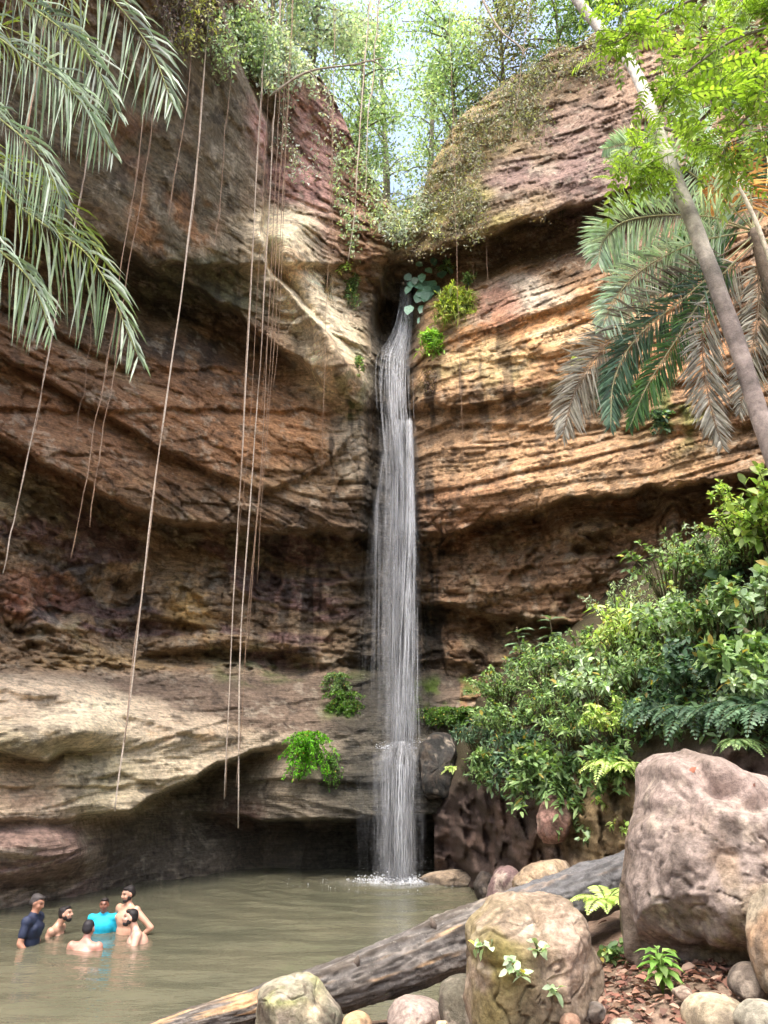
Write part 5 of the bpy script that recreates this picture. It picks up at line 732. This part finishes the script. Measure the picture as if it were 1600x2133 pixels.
for rows, lb in (([(1000, -10, 20), (1040, 60, 19.8), (1080, 95, 19.6), (1095, 120, 19.6)], 'bare crooked branch hanging over the right rim'), ([(560, 200, 18.2), (640, 150, 18.4), (730, 135, 18.8), (800, 120, 19.2)], 'thin dark branch crossing the pale creeper curtain')):
    pp = spline(px3(rows), 24); bt = thing('branch', lb, 'branch', pp[0]); V_, f3, f4 = tube(pp, np.linspace(.04, .02, 24), 8, .15, 2); Bag().add(V_, f3, f4, S(150, 138, 122)).build('main_limb', M_BARK, bt)
    for k in (8, 15, 20):
        e = pp[k] + np.array([rv.uniform(.2, .7), 0, rv.uniform(-.5, .4)]); V_, f3, f4 = tube(spline([pp[k], (pp[k] + e) / 2 + (0, 0, .08), e], 8), np.linspace(.03, .01, 8), 6); Bag().add(V_, f3, f4, S(150, 138, 122)).build('twig', M_BARK, bt)

# ------------------------------------------------------------------ hanging aerial roots
VINES = [ # px/py points, depth, radius, label
 ([(432, 60), (412, 300), (375, 620), (325, 1000), (285, 1380), (243, 1690)], 13.6, .020, 'longest thick pale liana hanging alone left of the vine bundle'), ([(547, 190), (535, 400), (515, 760), (498, 1050), (478, 1400), (466, 1665)], 15.6, .019, 'thick pale liana at the left of the vine bundle'), ([(566, 330), (552, 560), (540, 760), (523, 1050), (500, 1400), (494, 1725)], 15.8, .021, 'thickest white liana of the bundle reaching lowest over the dark cave'),
 ([(575, 350), (560, 650), (545, 960), (520, 1250), (505, 1500), (494, 1640)], 15.7, .011, 'thin straight vine just right of the white liana'), ([(583, 370), (568, 700), (552, 950), (535, 1120), (519, 1350)], 15.9, .011, 'thin vine of the bundle ending above the ledge slope'), ([(588, 400), (572, 700), (556, 900), (540, 1080), (531, 1215)], 16.0, .010, 'thin rusty vine of the bundle ending beside the cliff hole'), ([(593, 420), (585, 620), (577, 740), (568, 806)], 16.1, .009, 'short curly vine at the right of the bundle'), ([(556, 250), (540, 560), (520, 900), (495, 1150), (478, 1400), (468, 1660)], 15.8, .009, 'fine vine between the two thick lianas'), ([(579, 420), (562, 640), (552, 790), (548, 860)], 16.2, .008, 'faint short vine inside the bundle'),
 ([(185, 320), (140, 540), (95, 760), (45, 1000), (2, 1195)], 11.5, .015, 'pale vine hanging in front of the left edge of the cliff'), ([(303, 230), (282, 380), (258, 520), (240, 640), (222, 760), (200, 870), (178, 1010), (146, 1163)], 12.4, .012, 'long rusty vine passing behind the lower palm frond'), ([(317, 250), (298, 390), (278, 500), (255, 640), (240, 760), (222, 870), (205, 975), (190, 1098)], 12.6, .012, 'wavy vine with frayed end beside the long rusty one'), ([(402, 60), (390, 200), (370, 340), (352, 462)], 13.4, .011, 'short vine ending on the orange stained overhang'), ([(480, 170), (470, 280), (455, 440), (449, 516)], 14.4, .011, 'crooked short vine ending below the dark overhang'), ([(182, 740), (172, 820), (162, 888)], 12.5, .009, 'shortest vine under the palm frond tip'),
 ([(695, 150), (693, 340), (692, 545)], 17.8, .012, 'vine hanging straight down the pink rock face'), ([(678, 720), (674, 850), (671, 985)], 17.9, .007, 'hair thin vine below the pale rib'), ([(772, 215), (764, 320), (758, 400)], 18.5, .03, 'pale stem like root beside the cleft'), ([(742, 380), (736, 460), (724, 545)], 18.2, .022, 'brown root on the rock spur left of the cleft'), ([(90, 60), (62, 240), (32, 420)], 9.0, .010, 'vine hanging among the left palm fronds'), ([(957, 690), (962, 850), (972, 1045)], 17.2, .007, 'hair thin pale vine on the orange right wall'), ([(1014, 520), (1018, 590), (1016, 640)], 17.0, .007, 'short root hanging from the lip of the right face'), ([(988, 520), (986, 560), (990, 600)], 17.3, .007, 'shorter root left of the one on the right face lip'), ([(1078, 200), (1066, 290), (1055, 380)], 18.0, .010, 'root trailing over the yellow right face')]
for k, (pts, D, r, lb) in enumerate(VINES):
    sp = spline(np.array(pts, float), 40); sp = sp[(sp[:, 1] > 0) & (sp[:, 0] > 0)]; D = max(D - 1.5, float(min(on_wall(a, b_)[1] for a, b_ in sp)) - .12) if D > 10 else D
    w3 = [P(a, b_, D) for a, b_ in pts]; dr = w3[0] - w3[1]; dr = dr / dr[2]; q = w3[0]; ext = []
    for _ in range(60):          # carry the root up to the rock or branch it hangs from
        dy = q[1] * math.cos(TH) + (q[2] - H) * math.sin(TH); pxx = CX + F * q[0] / dy; pyy = CY - F * ((q[2] - H) * math.cos(TH) - q[1] * math.sin(TH)) / dy
        if on_wall(pxx, pyy)[1] < D - .02 or pyy < -260: break
        q = q + dr * .25; ext.append(q)
    w3 = ext[::-1][::3] + w3; c = spline(w3, 90); n = np.linspace(0, 1, 90)[:, None]; wv = np.stack([fbm(np.stack([n[:, 0] * 4 * (1 + k % 3), n[:, 0] * 0 + k, n[:, 0] * 0], -1), 3, k) for _ in (0,)] + [fbm(np.stack([n[:, 0] * 7, n[:, 0] * 0 + k + 50, n[:, 0] * 0], -1), 3, k), n[:, 0] * 0], -1)
    c = c + wv * (.045 if r > .013 else .03) * (.3 + n); V_, f3, f4 = tube(c, r * (1 - .35 * n[:, 0]) * (1 + .3 * fbm(n @ np.array([[14., 3, 1]]) + k, 3, k)), 7, .25, k); o = Bag().add(V_, f3, f4, (S(196, 182, 166) if r > .013 else S(150, 124, 102))).build('hanging_vine', M_VINE, None, c[0]); o.location = [float(v) for v in c[0]]
    if r > .009:                 # a second strand winds round the root
        ph = n[:, 0] * (26 + 7 * (k % 4)) + k; tw = c + np.stack([np.cos(ph), np.sin(ph), 0 * ph], -1) * (r * (1.1 + .8 * np.sin(n[:, :1] * 17 + k)) if True else 0); m0 = 20 + 7 * (k % 3); V_, f3, f4 = tube(tw[m0 // 4:90 - m0 // 3], r * .5, 5, .2, k + 5); Bag().add(V_, f3, f4, S(168, 146, 126)).build('twisting_strand', M_VINE, o, c[0])
    tag(o, lb, 'vine', 'aerial roots hanging from the overhang')

# ------------------------------------------------------------------ bathers
def capsule(p0, p1, r0, r1, k=14, m=8):
    p0, p1 = np.array(p0, float), np.array(p1, float); ax = unit(p1 - p0); a = unit(np.cross(ax, (.3, .9, .2))); b_ = np.cross(ax, a); rows = []
    for t in np.linspace(-np.pi / 2, 0, m // 2 + 1)[:-1]: rows.append((p0 + ax * r0 * math.sin(t), r0 * math.cos(t)))
    for t in np.linspace(0, 1, 5): rows.append((p0 + (p1 - p0) * t, r0 + (r1 - r0) * t))
    for t in np.linspace(0, np.pi / 2, m // 2 + 1)[1:]: rows.append((p1 + ax * r1 * math.sin(t), r1 * math.cos(t)))
    th = np.linspace(0, 6.2832, k, endpoint=False); V_ = np.array([c + (a * math.cos(t) + b_ * math.sin(t)) * max(r, 1e-4) for c, r in rows for t in th]); n = len(rows); i = np.arange(n - 1)[:, None] * k; j = np.arange(k)[None]; jn = (j + 1) % k
    return V_, None, np.concatenate([np.stack([i + j, i + jn, i + k + jn, i + k + j], -1).reshape(-1, 4)])
def ellip(c, r, rot=None, k=18, m=12):
    th = np.linspace(0, 6.2832, k, endpoint=False); ph = np.linspace(-np.pi / 2 + .02, np.pi / 2 - .02, m); V_ = np.array([(math.cos(p) * math.cos(t) * r[0], math.cos(p) * math.sin(t) * r[1], math.sin(p) * r[2]) for p in ph for t in th])
    if rot is not None: V_ = V_ @ np.array(Matrix.Rotation(rot[0], 3, rot[1])).T
    i = np.arange(m - 1)[:, None] * k; j = np.arange(k)[None]; jn = (j + 1) % k; return V_ + np.array(c), None, np.stack([i + j, i + jn, i + k + jn, i + k + j], -1).reshape(-1, 4)
def fuse(name, parts, vox, mat, parent, colf, sm=6):
    b = Bag()
    for q in parts: b.add(*q)
    me = bpy.data.meshes.new('t'); V_ = np.concatenate(b.v); me.from_pydata(V_.tolist(), [], np.concatenate(b.f4).tolist()); o = link(bpy.data.objects.new('t', me)); md = o.modifiers.new('r', 'REMESH'); md.mode = 'VOXEL'; md.voxel_size = vox; md.use_smooth_shade = True; s_ = o.modifiers.new('s', 'SMOOTH'); s_.factor = .5; s_.iterations = sm
    ev = o.evaluated_get(bpy.context.evaluated_depsgraph_get()); m2 = bpy.data.meshes.new_from_object(ev); bpy.data.objects.remove(o); m2.name = name; n = len(m2.vertices); co = np.zeros(n * 3, np.float32); m2.vertices.foreach_get('co', co); co = co.reshape(-1, 3)
    for a_ in list(m2.color_attributes): m2.color_attributes.remove(a_)
    at = m2.color_attributes.new('col', 'FLOAT_COLOR', 'POINT'); c = colf(co); at.data.foreach_set('color', np.concatenate([c, np.ones((n, 1))], 1).astype(np.float32).ravel()); m2.polygons.foreach_set('use_smooth', np.full(len(m2.polygons), True)); m2.materials.clear(); m2.materials.append(mat); o2 = link(bpy.data.objects.new(name, m2)); o2.parent = parent; return o2
def rz(v, a): c_, s_ = math.cos(a), math.sin(a); return np.array([v[0] * c_ - v[1] * s_, v[0] * s_ + v[1] * c_, v[2]])
def hand(w, d, side):            # palm with four unequal fingers and a thumb; w wrist, d direction of the fingers
    d = unit(d); s = unit(np.cross(d, (0, 1, .2))) * side; q = [capsule(w, w + d * .075, .026, .034)]
    for k, (o_, l) in enumerate(((-.028, .066), (-.010, .078), (.010, .074), (.027, .058))):
        b0 = w + d * .08 + s * o_; m_ = b0 + d * l * .55; e = m_ + unit(d + np.array([0, .5, -.2])) * l * .5; q += [capsule(b0, m_, .010, .0095, 8, 6), capsule(m_, e, .0095, .008, 8, 6)]
    b0 = w + d * .02 - s * .026; return q + [capsule(b0, b0 - s * .03 + d * .035, .012, .011, 8, 6), capsule(b0 - s * .03 + d * .035, b0 - s * .035 + d * .065, .011, .009, 8, 6)]
def person(label, px, py, water, height, yaw, skin, hair, arms, lean=(0, 0), head=(0, 0, 0), shirt=None, beard=False, crouch=False, cap=False, build=1.0, hands=True, bald=False, sleeve=.5):
    """bather standing in the pool: local front is -Y, z = 0 at the water; `water` is the body height at the surface"""
    loc = P(px, py, Dz(px, py)); s = height / 1.75; t = thing('person', label, 'person', loc, 'bathers in the pool'); t.rotation_euler = (0, 0, yaw)
    def J(x, y, z):              # joints, lean grows above the hips
        k = max(0, z - .95); return np.array([x + lean[0] * k, y + lean[1] * k, z]) * s - np.array([0, 0, water])
    B = build; w_ = lambda *q: J(*q); pr = []
    tor = [ellip(J(0, 0, 1.0), (.165 * s * B, .125 * s * B, .15 * s)), ellip(J(0, .005, 1.14), (.155 * s * B, .12 * s * B, .15 * s)), ellip(J(0, 0, 1.29), (.175 * s * B, .125 * s * B, .16 * s)), capsule(J(-.13, .01, 1.41), J(.13, .01, 1.41), .075 * s, .075 * s), capsule(J(-.06, .02, 1.45), J(-.01, .01, 1.49), .05 * s, .055 * s), capsule(J(.06, .02, 1.45), J(.01, .01, 1.49), .05 * s, .055 * s), ellip(J(-.075, -.085, 1.32), (.075 * s * B, .045 * s, .06 * s)), ellip(J(.075, -.085, 1.32), (.075 * s * B, .045 * s, .06 * s)), ellip(J(0, -.06, 1.1), (.11 * s * B, .06 * s * B, .1 * s))]
    pr += tor + [capsule(J(0, .012, 1.45), J(0, -.005, 1.57), .058 * s, .054 * s)]
    hc = J(0, -.02, 1.64) + rz((0, head[1] * .05, 0), 0); hy = head[0]; tl = head[1]
    def Hd(v):                   # head-local to body
        v = np.array(v, float) * s; c_, s_ = math.cos(tl), math.sin(tl); v = np.array([v[0], v[1] * c_ - v[2] * s_, v[1] * s_ + v[2] * c_]); return hc + rz(v, hy)
    def He(c, r): V_, a_, f_ = ellip((0, 0, 0), r); return np.array([Hd(q / 1.0 + np.array(c)) for q in V_]), a_, f_
    pr += [He((0, .012, .02), (.074, .092, .088)), He((0, -.02, -.04), (.06, .066, .07)), He((0, -.055, -.085), (.03, .03, .026)), He((0, -.098, -.02), (.014, .026, .022)), He((0, -.088, .004), (.010, .02, .03)), He((0, -.074, .03), (.055, .022, .014)), He((0, -.082, -.056), (.026, .016, .010)), He((-.077, .01, -.012), (.012, .022, .032)), He((.077, .01, -.012), (.012, .022, .032)), He((-.042, -.062, -.028), (.024, .022, .024)), He((.042, -.062, -.028), (.024, .022, .024))]
    slv = []
    for sd_, (el, wr) in zip((-1, 1), arms):
        sh = J(sd_ * .185 * (.6 + .4 * B), .01, 1.42); e = J(*el); w = J(*wr); pr += [ellip(sh, (.066 * s, .066 * s, .07 * s)), capsule(sh, e, .052 * s * B, .042 * s), capsule(e, w, .043 * s, .029 * s)]; slv.append((sh, e, w))
        if hands: pr += hand(w, (w - e) + np.array([0, -.05, 0]), sd_)
    for sd_ in (-1, 1):
        hp = J(sd_ * .09, 0, .93); kn = J(sd_ * .11, -.30 if crouch else -.02, .75 if crouch else .5); an = J(sd_ * .10, -.05 if crouch else .02, .35 if crouch else .08); pr += [capsule(hp, kn, .085 * s, .058 * s), capsule(kn, an, .056 * s, .038 * s), capsule(an, an + np.array([0, -.16, -.04]) * s, .036 * s, .03 * s)]
    inv = lambda c: ((c - hc) @ np.array([[math.cos(hy), -math.sin(hy), 0], [math.sin(hy), math.cos(hy), 0], [0, 0, 1]])) / s
    def colf(c):
        h = inv(c); k = np.tile(skin, (len(c), 1)); z = h.copy(); c_, s_ = math.cos(-tl), math.sin(-tl); z[:, 1], z[:, 2] = h[:, 1] * c_ - h[:, 2] * s_, h[:, 1] * s_ + h[:, 2] * c_; k *= (1 + .10 * fbm(c * 9, 3, 7))[:, None]
        for sx in (-1, 1):
            e = np.exp(-(((z[:, 0] - sx * .032) / .014) ** 2 + ((z[:, 2] - .008) / .007) ** 2)) * (z[:, 1] < -.05); k = mixv(k, e * 1.2, S(40, 30, 26)); e = np.exp(-(((z[:, 0] - sx * .034) / .022) ** 2 + ((z[:, 2] - .032) / .007) ** 2)) * (z[:, 1] < -.05); k = mixv(k, e, hair)
            n_ = J(sx * .085, -.13, 1.30); k = mixv(k, np.exp(-np.sum(((c - n_) / .02) ** 2, 1)), S(150, 96, 80))
        return mixv(k, np.exp(-((z[:, 0] / .026) ** 2 + ((z[:, 2] + .056) / .007) ** 2)) * (z[:, 1] < -.06), S(150, 84, 76))
    fuse('body', pr, .013 * s, M_SKIN, t, colf, 4)
    hp = [He((0, .024, .036), (.078, .088, .078)), He((0, .05, .0), (.077, .062, .075))] + ([] if cap else [He((0, -.02, .080), (.060, .058, .026)), He((.02, -.045, .082), (.04, .036, .020)), He((-.072, .02, .0), (.012, .024, .036)), He((.072, .02, .0), (.012, .024, .036))])
    fuse('swimming_cap' if cap else 'hair', hp, .011 * s, M_HAIR, t, lambda c: np.tile(hair, (len(c), 1)) * (1 + .3 * fbm(c * 30, 2, 3))[:, None], 2)
    if beard: fuse('beard', [He((0, -.045, -.085), (.05, .048, .036)), He((-.055, -.01, -.05), (.016, .036, .04)), He((.055, -.01, -.05), (.016, .036, .04)), He((0, -.088, -.042), (.032, .014, .007))], .009 * s, M_HAIR, t, lambda c: np.tile(hair * 1.1, (len(c), 1)), 2)
    if shirt is not None:
        g = 1.11; q = []
        for V_, a_, f_ in tor: m_ = V_.mean(0); q.append((m_ + (V_ - m_) * np.array([g, g * 1.03, 1.04]), a_, f_))
        for sh, e, w in slv: q += [ellip(sh, (.076 * s, .078 * s, .078 * s)), capsule(sh, sh + (e - sh) * sleeve, .064 * s * B, .060 * s)]
        fuse('shirt', q, .013 * s, M_CLOTH, t, lambda c: np.tile(shirt, (len(c), 1)) * (1 + .15 * fbm(c * 8, 3, 3))[:, None], 3)
    return t
SK1, SK2, SK3 = S(206, 160, 136), S(150, 104, 84), S(214, 170, 150); HB = S(34, 30, 30)
dn = lambda sd, x=.24, f=-.04: ((sd * x, .03, 1.15), (sd * (x + .01), f, .93))
person('man in navy t-shirt standing waist deep, head bowed to the right', 58, 1968, 1.11, 1.76, math.radians(88), S(190, 140, 116), S(66, 61, 60), [((-.25, .02, 1.16), (-.22, -.16, .98)), ((.25, .02, 1.16), (.22, -.12, .95))], (0, -.08), (0, .35), S(40, 48, 70), sleeve=.62)
person('dark haired bearded man submerged to the shoulders beside the navy shirt', 96, 1945, 1.34, 1.72, math.radians(88), SK1, HB, [dn(-1), dn(1)], (0, -.35), (0, -.15), None, True, True, hands=False)
person('person seen from behind with black cap and bare pink shoulders', 172, 1980, 1.36, 1.72, math.radians(172), S(190, 140, 124), S(38, 36, 40), [((-.29, .0, 1.18), (-.3, -.15, 1.0)), ((.29, .0, 1.18), (.3, -.15, 1.0))], (0, -.15), (.0, .1), None, False, True, True, 1.15, False)
person('boy in bright cyan shirt standing chest deep facing the camera', 212, 1942, 1.02, 1.50, math.radians(8), S(136, 92, 74), HB, [dn(-1, .23), dn(1, .23)], (0, -.03), (0, 0), S(32, 184, 216), crouch=False, hands=False, sleeve=.7, build=1.12)
person('bare chested bearded man standing tallest with his hand on his hip', 261, 1943, 1.13, 1.78, math.radians(-34), SK1, HB, [((-.33, .06, 1.17), (-.20, -.02, 1.02)), ((.42, .12, 1.20), (.22, .04, 1.03))], (0, 0), (-.25, .18), None, True, build=1.05)
person('bare shouldered man low in the water leaning left at the group\'s right', 302, 1960, 1.33, 1.76, math.radians(-70), SK3, HB, [((-.30, -.12, 1.2), (-.2, -.3, 1.05)), ((.30, -.12, 1.2), (.2, -.3, 1.05))], (0, -.3), (0, -.1), None, True, True, hands=False, build=1.25)
